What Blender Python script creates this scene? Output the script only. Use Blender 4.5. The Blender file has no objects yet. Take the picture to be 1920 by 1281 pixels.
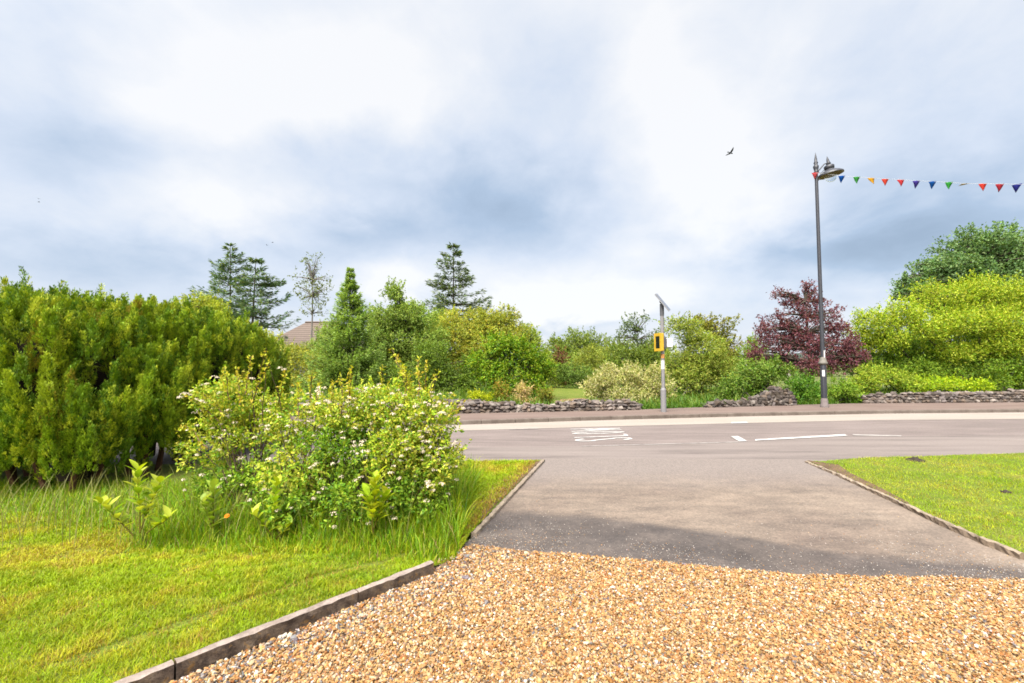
import bpy, bmesh, math
import numpy as np
from mathutils import Vector, Matrix
R = math.radians
sc = bpy.context.scene

# ------------------------------------------------------------------ camera
FPX, CX, CY, EYE, PITCH = 850.0, 960.0, 640.5, 1.5, R(3.0)
cam_d = bpy.data.cameras.new('camera')
cam = bpy.data.objects.new('camera', cam_d)
sc.collection.objects.link(cam)
cam.location = (0, 0, EYE)
cam.rotation_euler = (R(90) + PITCH, 0, 0)
cam_d.sensor_width = 36.0
cam_d.lens = FPX / 1920 * 36.0
cam_d.clip_start = 0.05
cam_d.clip_end = 6000
sc.camera = cam

def ray(px, py):
    u = (px - CX) / FPX; v = (CY - py) / FPX
    c, s = math.cos(PITCH), math.sin(PITCH)
    return np.array([u, c - v * s, s + v * c])
def G(px, py, z=0.0):                      # point of the plane z under a pixel
    r = ray(px, py); t = (z - EYE) / r[2]
    return np.array([r[0] * t, r[1] * t, z])
def at(px, py, Y):                          # point at depth Y
    r = ray(px, py); t = Y / r[1]
    return np.array([r[0] * t, Y, EYE + r[2] * t])
def azel(px, py):
    r = ray(px, py); r = r / np.linalg.norm(r)
    return math.atan2(r[0], r[1]), math.asin(r[2])

# ------------------------------------------------------------------ world
SUN_EL, SUN_AZ = R(52), R(205)             # azimuth measured from +Y towards +X: behind the camera, left
sun_dir = Vector((math.sin(SUN_AZ) * math.cos(SUN_EL), math.cos(SUN_AZ) * math.cos(SUN_EL), math.sin(SUN_EL)))
world = bpy.data.worlds.new('World'); sc.world = world
world.use_nodes = True
nt = world.node_tree; nt.nodes.clear()
def nd(t, **kw):
    n = nt.nodes.new(t)
    for k, v in kw.items(): setattr(n, k, v)
    return n
def ma(op, a, b=None, c=None, clamp=False):
    n = nt.nodes.new('ShaderNodeMath'); n.operation = op; n.use_clamp = clamp
    for i, v in enumerate((a, b, c)):
        if v is None: continue
        if isinstance(v, (int, float)): n.inputs[i].default_value = v
        else: nt.links.new(v, n.inputs[i])
    return n.outputs[0]
tc = nd('ShaderNodeTexCoord')
sep = nd('ShaderNodeSeparateXYZ'); nt.links.new(tc.outputs['Generated'], sep.inputs[0])
dx, dy, dz = sep.outputs
az = ma('ARCTAN2', dx, dy); el = ma('ARCSINE', dz)
zz = ma('MAXIMUM', ma('ADD', dz, 0.42), 0.2)
cmb = nd('ShaderNodeCombineXYZ')
nt.links.new(ma('DIVIDE', dx, zz), cmb.inputs[0]); nt.links.new(ma('DIVIDE', dy, zz), cmb.inputs[1])
def noise(scale, detail, rough, w, dist=0.0):
    n = nd('ShaderNodeTexNoise', noise_dimensions='4D')
    n.inputs['Scale'].default_value = scale; n.inputs['Detail'].default_value = detail
    n.inputs['Roughness'].default_value = rough; n.inputs['W'].default_value = w; n.inputs['Distortion'].default_value = dist
    nt.links.new(cmb.outputs[0], n.inputs['Vector'])
    return ma('SUBTRACT', n.outputs[0], 0.5)
n_big = noise(1.1, 5, 0.5, 2.3, 0.2); n_fine = noise(3.0, 7, 0.55, 7.1, 0.3); n_w = noise(2.0, 4, 0.5, 4.4)
azw = ma('ADD', az, ma('MULTIPLY', n_w, 0.34)); elw = ma('ADD', el, ma('MULTIPLY', n_fine, 0.16))
n_wisp = noise(7.5, 7, 0.6, 3.7, 0.3)
t = ma('ADD', 0.775, ma('ADD', ma('MULTIPLY', n_big, 0.5), ma('ADD', ma('MULTIPLY', n_fine, 0.6), ma('MULTIPLY', n_wisp, 0.42))))
# cloud masses: pixel of the centre, half widths in degrees, brightness
for px, py, wa, we, amp in [
    (1040, 180, 8, 5, -0.12), (880, 335, 15, 4.5, -0.32), (1000, 415, 13, 3.6, -0.36), (660, 425, 11, 2.6, -0.34), (1240, 80, 9, 6, 0.16),
    (1290, 300, 7, 8, 0.30), (1130, 560, 15, 3.0, 0.34), (1790, 400, 13, 5.0, -0.40), (1560, 470, 15, 2.6, -0.36), (1420, 420, 6, 3, 0.14),
    (390, 385, 8, 3.2, 0.30), (110, 50, 12, 6, -0.16), (420, 150, 12, 6, 0.24), (90, 280, 8, 5, -0.26), (560, 300, 6, 3, -0.10),
    (170, 490, 16, 3, -0.22), (730, 515, 6, 2.4, 0.34), (600, 475, 8, 2.0, -0.18), (1420, 565, 10, 2.2, -0.16), (280, 300, 5, 2.5, -0.12),
    (1720, 180, 10, 6, -0.14), (1000, 615, 12, 1.0, -0.22), (700, 60, 9, 6, 0.14), (720, 180, 6, 4, 0.12), (1560, 60, 9, 5, 0.08)]:
    a0, e0 = azel(px, py)
    qa = ma('DIVIDE', ma('SUBTRACT', azw, a0), R(wa)); qe = ma('DIVIDE', ma('SUBTRACT', elw, e0), R(we))
    g = ma('EXPONENT', ma('MULTIPLY', ma('ADD', ma('MULTIPLY', qa, qa), ma('MULTIPLY', qe, qe)), -1.0))
    t = ma('ADD', t, ma('MULTIPLY', g, amp * 1.25))
ramp = nd('ShaderNodeValToRGB'); nt.links.new(t, ramp.inputs[0])
ramp.color_ramp.elements[0].position = 0.0; ramp.color_ramp.elements[0].color = (0.35, 0.455, 0.60, 1)
e = ramp.color_ramp.elements.new(0.30); e.color = (0.46, 0.58, 0.75, 1)
e = ramp.color_ramp.elements.new(0.62); e.color = (0.70, 0.78, 0.91, 1)
ramp.color_ramp.elements[-1].position = 1.0; ramp.color_ramp.elements[-1].color = (0.98, 0.985, 1.0, 1)
sky = nd('ShaderNodeTexSky', sky_type='NISHITA', sun_disc=False, sun_elevation=SUN_EL, sun_rotation=SUN_AZ)
sky.dust_density = 3.0
mixs = nd('ShaderNodeMix', data_type='RGBA'); mixs.inputs[0].default_value = 0.94
skyk = nd('ShaderNodeVectorMath', operation='SCALE'); skyk.inputs['Scale'].default_value = 0.35
nt.links.new(sky.outputs[0], skyk.inputs[0])
nt.links.new(skyk.outputs[0], mixs.inputs[6]); nt.links.new(ramp.outputs[0], mixs.inputs[7])
# an overcast sky is brightest overhead and round the veiled sun
dotn = nd('ShaderNodeVectorMath', operation='DOT_PRODUCT'); nt.links.new(tc.outputs['Generated'], dotn.inputs[0])
dotn.inputs[1].default_value = sun_dir
glow = ma('POWER', ma('MAXIMUM', dotn.outputs['Value'], 0.0), 3.0)
zen = nd('ShaderNodeMapRange', interpolation_type='SMOOTHSTEP'); nt.links.new(el, zen.inputs[0])
zen.inputs[1].default_value = R(40); zen.inputs[2].default_value = R(80); zen.inputs[3].default_value = 0; zen.inputs[4].default_value = 2.2
gain = ma('ADD', 1.0, ma('ADD', zen.outputs[0], ma('MULTIPLY', glow, 2.2)))
bgc = nd('ShaderNodeVectorMath', operation='SCALE')
nt.links.new(mixs.outputs[2], bgc.inputs[0]); nt.links.new(gain, bgc.inputs['Scale'])
bg = nd('ShaderNodeBackground'); bg.inputs[1].default_value = 0.088
nt.links.new(bgc.outputs[0], bg.inputs[0])
wo = nd('ShaderNodeOutputWorld'); nt.links.new(bg.outputs[0], wo.inputs[0])

# ------------------------------------------------------------------ sun, exposure
sl = bpy.data.lights.new('sun', 'SUN'); sl.energy = 1.2; sl.angle = R(50); sl.color = (1.0, 0.94, 0.84)
so = bpy.data.objects.new('sun', sl); sc.collection.objects.link(so)
so.rotation_euler = (-sun_dir).to_track_quat('-Z', 'Y').to_euler()
sc.view_settings.view_transform = 'Standard'; sc.view_settings.look = 'None'
sc.view_settings.gamma = 1.0; sc.view_settings.use_curve_mapping = False
sc.view_settings.exposure = 3.5
sc.render.engine = 'CYCLES'
sc.cycles.use_denoising = True
sc.cycles.max_bounces = 8; sc.cycles.diffuse_bounces = 5; sc.cycles.transmission_bounces = 6; sc.cycles.glossy_bounces = 2
sc.cycles.filter_width = 1.7

# ------------------------------------------------------------------ helpers
def tag(o, label=None, cat=None, group=None, kind=None):
    for k, v in (('label', label), ('category', cat), ('group', group), ('kind', kind)):
        if v: o[k] = v
    return o
def empty(name, loc, label, cat, group=None):
    o = bpy.data.objects.new(name, None); sc.collection.objects.link(o)
    o.location = tuple(float(v) for v in loc); o.empty_display_size = 0.2
    return tag(o, label, cat, group)
class MB:
    """collects faces with a colour per vertex, builds ONE mesh object"""
    def __init__(s): s.v, s.c, s.l, s.n, s.m, s.k = [], [], [], [], [], 0
    def add(s, V, F, col=(1, 1, 1), mat=0):
        V = np.asarray(V, float).reshape(-1, 3); F = np.asarray(F, np.int64)
        s.v.append(V); C = np.asarray(col, float)
        s.c.append(np.broadcast_to(C, (len(V), 3)) if C.ndim == 1 else C)
        s.l.append((F + s.k).ravel()); s.n.append(np.full(len(F), F.shape[1])); s.m.append(np.full(len(F), mat)); s.k += len(V)
        return s
    def box(s, c, size, rot=None, col=(1, 1, 1), mat=0):
        q = np.array([[x, y, z] for x in (-.5, .5) for y in (-.5, .5) for z in (-.5, .5)]) * np.array(size)
        if rot is not None: q = q @ np.array(rot).T
        return s.add(q + np.array(c), [[0, 1, 3, 2], [4, 6, 7, 5], [0, 4, 5, 1], [2, 3, 7, 6], [0, 2, 6, 4], [1, 5, 7, 3]], col, mat)
    def tube(s, P, rad, seg=6, col=(1, 1, 1), mat=0):
        P = np.asarray(P, float); n = len(P); rad = np.broadcast_to(np.asarray(rad, float), (n,))
        T = np.gradient(P, axis=0); T /= np.linalg.norm(T, axis=1)[:, None] + 1e-9
        ref = np.array([0, 0, 1.0]) if abs(T[:, 2]).mean() < .8 else np.array([1.0, 0, 0])
        A = np.cross(T, ref); A /= np.linalg.norm(A, axis=1)[:, None] + 1e-9; B = np.cross(T, A)
        th = np.arange(seg) * 2 * np.pi / seg
        V = P[:, None] + rad[:, None, None] * (np.cos(th)[None, :, None] * A[:, None] + np.sin(th)[None, :, None] * B[:, None])
        i = np.arange(n - 1)[:, None] * seg; j = np.arange(seg)[None]; j2 = (j + 1) % seg
        F = np.stack([i + j, i + j2, i + seg + j2, i + seg + j], -1).reshape(-1, 4)
        s.add(V.reshape(-1, 3), F, col, mat)
        if rad.max() > .012:
            s.add(V[0], [np.arange(seg)[::-1]], np.asarray(col) if np.asarray(col).ndim == 1 else col[0], mat); s.add(V[-1], [np.arange(seg)], np.asarray(col) if np.asarray(col).ndim == 1 else col[0], mat)
        return s
    def lathe(s, prof, seg=24, col=(1, 1, 1), M=None, mat=0):
        prof = np.array(prof, float); th = np.arange(seg) * 2 * np.pi / seg
        V = np.stack([prof[:, None, 0] * np.cos(th), prof[:, None, 0] * np.sin(th), np.repeat(prof[:, 1:2], seg, 1)], -1).reshape(-1, 3)
        if M is not None: V = V @ np.array(M[0]).T + np.array(M[1])
        n = len(prof); i = np.arange(n - 1)[:, None] * seg; j = np.arange(seg)[None]; j2 = (j + 1) % seg
        return s.add(V, np.stack([i + j, i + j2, i + seg + j2, i + seg + j], -1).reshape(-1, 4), col, mat)
    def build(s, name, mats, parent=None, origin=(0, 0, 0), smooth=False):
        V = np.concatenate(s.v) - np.asarray(origin, float); L = np.concatenate(s.l); N = np.concatenate(s.n); C = np.concatenate(s.c); M = np.concatenate(s.m)
        me = bpy.data.meshes.new(name)
        me.vertices.add(len(V)); me.vertices.foreach_set('co', V.astype(np.float32).ravel())
        me.loops.add(len(L)); me.loops.foreach_set('vertex_index', L.astype(np.int32))
        me.polygons.add(len(N)); st = np.concatenate([[0], np.cumsum(N)[:-1]])
        me.polygons.foreach_set('loop_start', st.astype(np.int32))
        me.polygons.foreach_set('loop_total', N.astype(np.int32))
        me.polygons.foreach_set('material_index', M.astype(np.int32))
        me.polygons.foreach_set('use_smooth', np.full(len(N), smooth))
        a = me.attributes.new('Col', 'FLOAT_COLOR', 'POINT')
        a.data.foreach_set('color', np.concatenate([C, np.ones((len(C), 1))], 1).astype(np.float32).ravel())
        me.update(calc_edges=True); me.validate()
        for m in (mats if isinstance(mats, (list, tuple)) else [mats]): me.materials.append(m)
        o = bpy.data.objects.new(name, me); sc.collection.objects.link(o)
        if parent is not None: o.parent = parent
        else: o.location = tuple(float(v) for v in origin)
        return o
def lin(r, g, b, k=1.0):                     # 0-255 sRGB to linear albedo
    f = lambda u: (u / 255 / 12.92) if u <= 10 else ((u / 255 + .055) / 1.055) ** 2.4
    return np.array([f(r), f(g), f(b)]) * k
def unit(v): return v / (np.linalg.norm(v, axis=-1, keepdims=True) + 1e-9)
def rnd_dirs(rng, n): return unit(rng.normal(size=(n, 3)))
def hash2(i, j, seed):
    h = np.sin(i * 127.1 + j * 311.7 + seed * 74.7) * 43758.5453
    return h - np.floor(h)
def vnoise(x, y, seed=0):
    i = np.floor(x); j = np.floor(y); u = x - i; v = y - j; u = u * u * (3 - 2 * u); v = v * v * (3 - 2 * v)
    return (hash2(i, j, seed) * (1 - u) + hash2(i + 1, j, seed) * u) * (1 - v) + (hash2(i, j + 1, seed) * (1 - u) + hash2(i + 1, j + 1, seed) * u) * v
def fbm(x, y, seed=0): return .55 * vnoise(x, y, seed) + .3 * vnoise(x * 2.1, y * 2.1, seed + 1) + .15 * vnoise(x * 4.3, y * 4.3, seed + 2)
def inside(poly, x, y):
    poly = np.asarray(poly)[:, :2]; c = np.zeros(len(x), bool); n = len(poly)
    for a in range(n):
        x1, y1 = poly[a]; x2, y2 = poly[(a + 1) % n]
        k = ((y1 > y) != (y2 > y))
        c ^= k & (x < (x2 - x1) * (y - y1) / (y2 - y1 + 1e-12) + x1)
    return c
def interp_line(pts, x): p = np.asarray(pts); return np.interp(x, p[:, 0], p[:, 1])

# ------------------------------------------------------------------ materials
def mat(name, build, rough=0.9, spec=0.2, k=.62):
    m = bpy.data.materials.new(name); m.use_nodes = True
    t = m.node_tree; p = t.nodes['Principled BSDF']
    p.inputs['Roughness'].default_value = rough; p.inputs['Specular IOR Level'].default_value = spec
    build(t, p)
    if p.inputs['Base Color'].is_linked:
        src = p.inputs['Base Color'].links[0].from_socket
        t.links.new(mixc(t, 1.0, src, (k, k, k), 'MULTIPLY'), p.inputs['Base Color'])
    return m
def nz(t, scale, detail=4, rough=.55, coord=None, stretch=None, kind='ShaderNodeTexNoise'):
    n = t.nodes.new(kind); n.inputs['Scale'].default_value = scale
    if kind == 'ShaderNodeTexNoise': n.inputs['Detail'].default_value = detail; n.inputs['Roughness'].default_value = rough
    g = t.nodes.new('ShaderNodeNewGeometry'); src = g.outputs['Position']
    if coord == 'obj': src = t.nodes.new('ShaderNodeTexCoord').outputs['Object']
    if stretch:
        mp = t.nodes.new('ShaderNodeMapping'); mp.inputs['Scale'].default_value = stretch; t.links.new(src, mp.inputs[0]); src = mp.outputs[0]
    t.links.new(src, n.inputs['Vector']); return n
def rampn(t, src, stops):
    r = t.nodes.new('ShaderNodeValToRGB'); t.links.new(src, r.inputs[0]); el = r.color_ramp.elements
    while len(el) < len(stops): el.new(.5)
    for e_, (p, c) in zip(el, stops): e_.position = p; e_.color = (*c, 1)
    return r.outputs[0]
def mixc(t, fac, a, b, mode='MIX'):
    m = t.nodes.new('ShaderNodeMix'); m.data_type = 'RGBA'; m.blend_type = mode
    for i, v in ((0, fac), (6, a), (7, b)):
        if isinstance(v, (int, float)): m.inputs[i].default_value = v
        elif isinstance(v, (tuple, list, np.ndarray)): m.inputs[i].default_value = (*[float(q) for q in v[:3]], 1)
        else: t.links.new(v, m.inputs[i])
    return m.outputs[2]
def bump(t, p, h, strength=.3, dist=.02):
    b = t.nodes.new('ShaderNodeBump'); b.inputs['Strength'].default_value = strength; b.inputs['Distance'].default_value = dist
    t.links.new(h, b.inputs['Height']); t.links.new(b.outputs[0], p.inputs['Normal'])
def plain(name, col, rough=.5, spec=.4, metal=0.0, var=.12):
    def f(t, p):
        n = nz(t, 14, 5, .6, 'obj')
        a = tuple(max(0, c * (1 - var)) for c in col); b = tuple(c * (1 + var) for c in col)
        t.links.new(rampn(t, n.outputs[0], [(.3, a), (.7, b)]), p.inputs['Base Color'])
        p.inputs['Metallic'].default_value = metal
    return mat(name, f, rough, spec)
def leafmat(name, trans=.42, rough=.55, spec=.25, tint=(1.15, 1.1, .5)):
    m = bpy.data.materials.new(name); m.use_nodes = True; t = m.node_tree; p = t.nodes['Principled BSDF']
    a = t.nodes.new('ShaderNodeAttribute'); a.attribute_name = 'Col'
    t.links.new(a.outputs['Color'], p.inputs['Base Color'])
    p.inputs['Roughness'].default_value = rough; p.inputs['Specular IOR Level'].default_value = spec
    tr = t.nodes.new('ShaderNodeBsdfTranslucent')
    t.links.new(mixc(t, 1.0, a.outputs['Color'], tint, 'MULTIPLY'), tr.inputs['Color'])
    mx = t.nodes.new('ShaderNodeMixShader'); mx.inputs[0].default_value = trans
    t.links.new(p.outputs[0], mx.inputs[1]); t.links.new(tr.outputs[0], mx.inputs[2])
    t.links.new(mx.outputs[0], t.nodes['Material Output'].inputs[0]); return m
def colmat(name, rough=.8, spec=.2, bumpscale=None):
    def f(t, p):
        a = t.nodes.new('ShaderNodeAttribute'); a.attribute_name = 'Col'
        n = nz(t, 35, 4, .6)
        t.links.new(mixc(t, 1.0, a.outputs['Color'], rampn(t, n.outputs[0], [(.3, (.72, .72, .72)), (.7, (1.2, 1.2, 1.2))]), 'MULTIPLY'), p.inputs['Base Color'])
        if bumpscale: bump(t, p, nz(t, bumpscale, 5).outputs[0], .5, .01)
    return mat(name, f, rough, spec)
M_leaf = leafmat('leaf'); M_needle = leafmat('needle', .25, .6, .2); M_grass = leafmat('grass_blade', .4, .55, .25)
M_petal = leafmat('petal', .3, .7, .1, (1, .95, .9))
M_bark = colmat('bark', .95, .1, 20); M_stone = colmat('field_stone', .9, .15, 25); M_pebble = colmat('pebble', .75, .25)

def f_ground(t, p):
    n = nz(t, .35, 5); n2 = nz(t, 6, 5)
    c = mixc(t, n2.outputs[0], rampn(t, n.outputs[0], [(.35, (.05, .075, .012)), (.65, (.085, .11, .02))]), (.07, .07, .025))
    t.links.new(c, p.inputs['Base Color']); bump(t, p, n2.outputs[0], .5, .05)
M_ground = mat('meadow', f_ground, k=1.0)
def f_lawn(t, p):
    n = nz(t, 1.7, 5); n2 = nz(t, 40, 4)
    c = rampn(t, n.outputs[0], [(.3, (.055, .08, .006)), (.55, (.08, .10, .010)), (.75, (.115, .10, .022))])
    c = mixc(t, 1.0, c, rampn(t, n2.outputs[0], [(.3, (.5, .5, .5)), (.7, (1.25, 1.25, 1.25))]), 'MULTIPLY')
    t.links.new(c, p.inputs['Base Color']); bump(t, p, n2.outputs[0], .8, .02)
M_lawn = mat('lawn_turf', f_lawn, k=1.2)
def f_tarmac(t, p):
    g = t.nodes.new('ShaderNodeNewGeometry'); s = t.nodes.new('ShaderNodeSeparateXYZ'); t.links.new(g.outputs['Position'], s.inputs[0])
    def mth(op, a, b):
        m = t.nodes.new('ShaderNodeMath'); m.operation = op
        for i, v in enumerate((a, b)):
            if isinstance(v, (int, float)): m.inputs[i].default_value = v
            else: t.links.new(v, m.inputs[i])
        return m.outputs[0]
    n1 = nz(t, .9, 6, .6); n2 = nz(t, 55, 3, .7); n3 = nz(t, 3.2, 6, .65, stretch=(.6, 1.4, 1))
    c = rampn(t, n1.outputs[0], [(.3, (.13, .10, .083)), (.5, (.168, .132, .107)), (.7, (.205, .164, .132))])
    c = mixc(t, .8, c, rampn(t, n3.outputs[0], [(.3, (.62, .62, .63)), (.7, (1.3, 1.27, 1.22))]), 'MULTIPLY')
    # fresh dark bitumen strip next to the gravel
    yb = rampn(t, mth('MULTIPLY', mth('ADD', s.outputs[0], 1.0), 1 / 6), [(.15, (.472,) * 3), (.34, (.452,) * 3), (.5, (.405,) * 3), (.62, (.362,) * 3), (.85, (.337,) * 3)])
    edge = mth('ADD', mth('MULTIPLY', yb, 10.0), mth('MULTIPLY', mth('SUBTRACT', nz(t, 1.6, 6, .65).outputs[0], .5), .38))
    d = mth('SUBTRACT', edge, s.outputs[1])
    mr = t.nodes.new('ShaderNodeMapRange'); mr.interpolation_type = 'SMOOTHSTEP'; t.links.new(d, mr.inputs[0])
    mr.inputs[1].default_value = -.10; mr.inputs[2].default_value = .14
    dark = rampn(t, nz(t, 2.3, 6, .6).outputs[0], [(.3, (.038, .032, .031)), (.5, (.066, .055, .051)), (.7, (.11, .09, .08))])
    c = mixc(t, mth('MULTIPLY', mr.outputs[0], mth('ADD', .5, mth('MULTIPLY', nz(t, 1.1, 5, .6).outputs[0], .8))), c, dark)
    m2 = t.nodes.new('ShaderNodeMapRange'); m2.interpolation_type = 'SMOOTHSTEP'; t.links.new(mth('ADD', s.outputs[1], mth('MULTIPLY', nz(t, 1.3, 5).outputs[0], .8)), m2.inputs[0])
    m2.inputs[1].default_value = 5.6; m2.inputs[2].default_value = 7.1
    c = mixc(t, m2.outputs[0], c, (.172, .143, .129))
    c = mixc(t, .8, c, rampn(t, n2.outputs[0], [(.28, (.55, .55, .55)), (.5, (1, .985, .96)), (.72, (1.5, 1.46, 1.4))]), 'MULTIPLY')
    t.links.new(c, p.inputs['Base Color']); bump(t, p, n2.outputs[0], .5, .006)
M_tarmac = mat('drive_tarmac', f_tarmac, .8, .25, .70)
def f_road(t, p):
    n1 = nz(t, .8, 6, .6, stretch=(.35, 1.6, 1)); n2 = nz(t, 45, 3, .7); n3 = nz(t, 2.5, 5, .65, stretch=(.3, 2.2, 1))
    c = rampn(t, n1.outputs[0], [(.3, (.138, .110, .100)), (.5, (.162, .129, .117)), (.7, (.186, .150, .136))])
    c = mixc(t, .7, c, rampn(t, n3.outputs[0], [(.3, (.68, .68, .68)), (.7, (1.2, 1.2, 1.2))]), 'MULTIPLY')
    c = mixc(t, .9, c, rampn(t, n2.outputs[0], [(.3, (.6, .6, .6)), (.7, (1.4, 1.4, 1.4))]), 'MULTIPLY')
    t.links.new(c, p.inputs['Base Color']); bump(t, p, n2.outputs[0], .4, .006)
M_road = mat('road_asphalt', f_road, .8, .25, .72)
def f_verge(t, p):
    n1 = nz(t, 1.1, 6, .62, stretch=(.25, 2.0, 1)); n2 = nz(t, 50, 3, .7)
    c = rampn(t, n1.outputs[0], [(.28, (.105, .085, .078)), (.45, (.185, .152, .138)), (.7, (.235, .195, .175))])
    c = mixc(t, .5, c, rampn(t, n2.outputs[0], [(.3, (.7, .7, .7)), (.7, (1.3, 1.3, 1.3))]), 'MULTIPLY')
    t.links.new(c, p.inputs['Base Color']); bump(t, p, n2.outputs[0], .4, .006)
M_verge = mat('worn_pavement', f_verge, .85, .2)
def two(name, a, b, s1=3, s2=40, rough=.9, st=None, bs=.3):
    def f(t, p):
        n1 = nz(t, s1, 6, .6, stretch=st); n2 = nz(t, s2, 4, .65)
        c = rampn(t, n1.outputs[0], [(.32, a), (.68, b)])
        c = mixc(t, .5, c, rampn(t, n2.outputs[0], [(.3, (.7, .7, .7)), (.7, (1.3, 1.3, 1.3))]), 'MULTIPLY')
        t.links.new(c, p.inputs['Base Color']); bump(t, p, n2.outputs[0], bs, .008)
    return mat(name, f, rough, .2)
M_buff = two('buff_surfacing', (.29, .245, .205), (.34, .295, .255), 1.2, 30, st=(.3, 2, 1))
M_pave = two('footpath_tarmac', (.145, .10, .082), (.205, .15, .125), 1.5, 30, st=(.4, 2, 1))
M_kerb = two('kerb_concrete', (.11, .085, .07), (.19, .155, .13), 3, 40)
M_paint = two('road_paint', (.34, .32, .30), (.62, .60, .57), 5, 30)
M_paint_worn = two('worn_road_paint', (.22, .19, .175), (.40, .37, .34), 6, 30)
M_gravel = two('gravel_bed', (.16, .095, .045), (.30, .19, .10), 30, 90)
M_soil = two('soil', (.09, .055, .03), (.17, .105, .06), 4, 50, bs=.6)
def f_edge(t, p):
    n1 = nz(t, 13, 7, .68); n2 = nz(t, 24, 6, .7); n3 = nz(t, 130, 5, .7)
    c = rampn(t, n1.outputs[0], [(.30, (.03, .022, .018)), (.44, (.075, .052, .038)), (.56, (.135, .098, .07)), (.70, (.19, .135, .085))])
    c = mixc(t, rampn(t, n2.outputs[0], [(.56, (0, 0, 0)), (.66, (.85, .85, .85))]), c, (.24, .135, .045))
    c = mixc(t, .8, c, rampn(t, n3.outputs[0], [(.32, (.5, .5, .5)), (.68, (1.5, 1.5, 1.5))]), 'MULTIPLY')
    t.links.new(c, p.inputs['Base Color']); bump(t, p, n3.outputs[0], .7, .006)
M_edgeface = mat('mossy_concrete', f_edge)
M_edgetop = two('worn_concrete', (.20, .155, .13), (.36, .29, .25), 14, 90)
M_curb = two('edging_concrete', (.20, .155, .115), (.34, .27, .20), 7, 60); M_curb2 = two('weathered_edging', (.12, .085, .06), (.23, .17, .12), 7, 60)

# ------------------------------------------------------------------ ground, road, drive
def sheet(name, pts, z, m, parent=None, zf=None, cell=None, kind='structure', thick=0):
    bm = bmesh.new()
    vs = [bm.verts.new((float(p[0]), float(p[1]), 0)) for p in pts]; bm.faces.new(vs)
    if cell:
        P = np.array([[p[0], p[1]] for p in pts]); lo, hi = P.min(0), P.max(0)
        for a in (0, 1):
            for q in np.arange(math.floor(lo[a] / cell) * cell, hi[a], cell):
                no = [0, 0, 0]; no[a] = 1; co = [0, 0, 0]; co[a] = q
                bmesh.ops.bisect_plane(bm, geom=bm.verts[:] + bm.edges[:] + bm.faces[:], plane_co=co, plane_no=no)
    bmesh.ops.triangulate(bm, faces=bm.faces[:])
    for v in bm.verts: v.co.z = z if zf is None else float(zf(v.co.x, v.co.y))
    bm.normal_update()
    if sum(f.normal.z for f in bm.faces) < 0: bmesh.ops.reverse_faces(bm, faces=bm.faces[:])
    me = bpy.data.meshes.new(name); bm.to_mesh(me); bm.free(); me.materials.append(m)
    o = bpy.data.objects.new(name, me); sc.collection.objects.link(o)
    if parent: o.parent = parent
    elif kind: o['kind'] = kind
    return o
def arc(px_pts, z=0.0): return [G(x, y, z)[:2] for x, y in px_pts]
def ext(line, left, right):                 # continue a polyline straight to x=left and x=right
    L = [np.array(p) for p in line]
    d0 = L[0] - L[1]; d1 = L[-1] - L[-2]
    return [L[0] + d0 * (left - L[0][0]) / d0[0]] + L + [L[-1] + d1 * (right - L[-1][0]) / d1[0]]
def resample(line, step=.5):
    P = np.array(line); s = np.concatenate([[0], np.cumsum(np.linalg.norm(np.diff(P, axis=0), axis=1))])
    u = np.linspace(0, s[-1], int(s[-1] / step) + 2)
    return np.stack([np.interp(u, s, P[:, 0]), np.interp(u, s, P[:, 1])], 1)
XL, XR = -34, 44
near_edge = ext(arc([(860, 871), (1005, 870), (1540, 869), (1700, 861), (1920, 853)]), XL, XR)
verge_edge = ext(arc([(860, 839), (1130, 837), (1400, 829), (1590, 818), (1920, 817)]), XL, XR)
buff_edge = ext(arc([(860, 808), (1140, 800), (1400, 793.5), (1650, 788), (1920, 786)]), XL, XR)
kerb_line = ext(arc([(860, 797), (1100, 789), (1400, 781), (1650, 776), (1920, 773.5)]), XL, XR)
back_line = ext(arc([(860, 783), (1200, 775.5), (1310, 771), (1545, 764.5), (1640, 762), (1920, 760)]), XL, XR)
off = lambda line, d: [np.array(p) + np.array([0, d]) for p in line]
gr = sheet('ground', [(-2500, -40), (2500, -40), (2500, 4000), (-2500, 4000)], -.03, M_ground)
road = sheet('road', near_edge + buff_edge[::-1], 0.0, M_road)
sheet('roadside_strip', off(near_edge, .0) + verge_edge[::-1], .004, M_verge)
sheet('cycle_lane', buff_edge + kerb_line[::-1], .004, M_buff)
sheet('footpath', off(kerb_line, .125) + off(back_line, .25)[::-1], .10, M_pave)
kb = MB(); kl = resample(off(kerb_line, .06), .91)
for a, b in zip(kl[:-1], kl[1:]):
    d = b - a; L = np.linalg.norm(d); an = math.atan2(d[1], d[0]); c, s = math.cos(an), math.sin(an)
    kb.box(((a + b)[0] / 2, (a + b)[1] / 2, .02), (L - .008, .125, .17), [[c, -s, 0], [s, c, 0], [0, 0, 1]])
o = kb.build('kerb', M_kerb); o['kind'] = 'structure'
bv = o.modifiers.new('bevel', 'BEVEL'); bv.width = .018; bv.segments = 2

# painted markings on the road
def ribbon(mb, P, w, z):
    P = np.array(P, float); T = unit(np.gradient(P, axis=0)); S = np.stack([-T[:, 1], T[:, 0]], 1) * w / 2
    V = np.concatenate([np.c_[P + S, np.full(len(P), z)], np.c_[P - S, np.full(len(P), z)]]); n = len(P); i = np.arange(n - 1)
    mb.add(V, np.stack([i, i + n, i + n + 1, i + 1], 1))
def curve(fn, a, b, n=24): return [fn(q) for q in np.linspace(a, b, n)]
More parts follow.
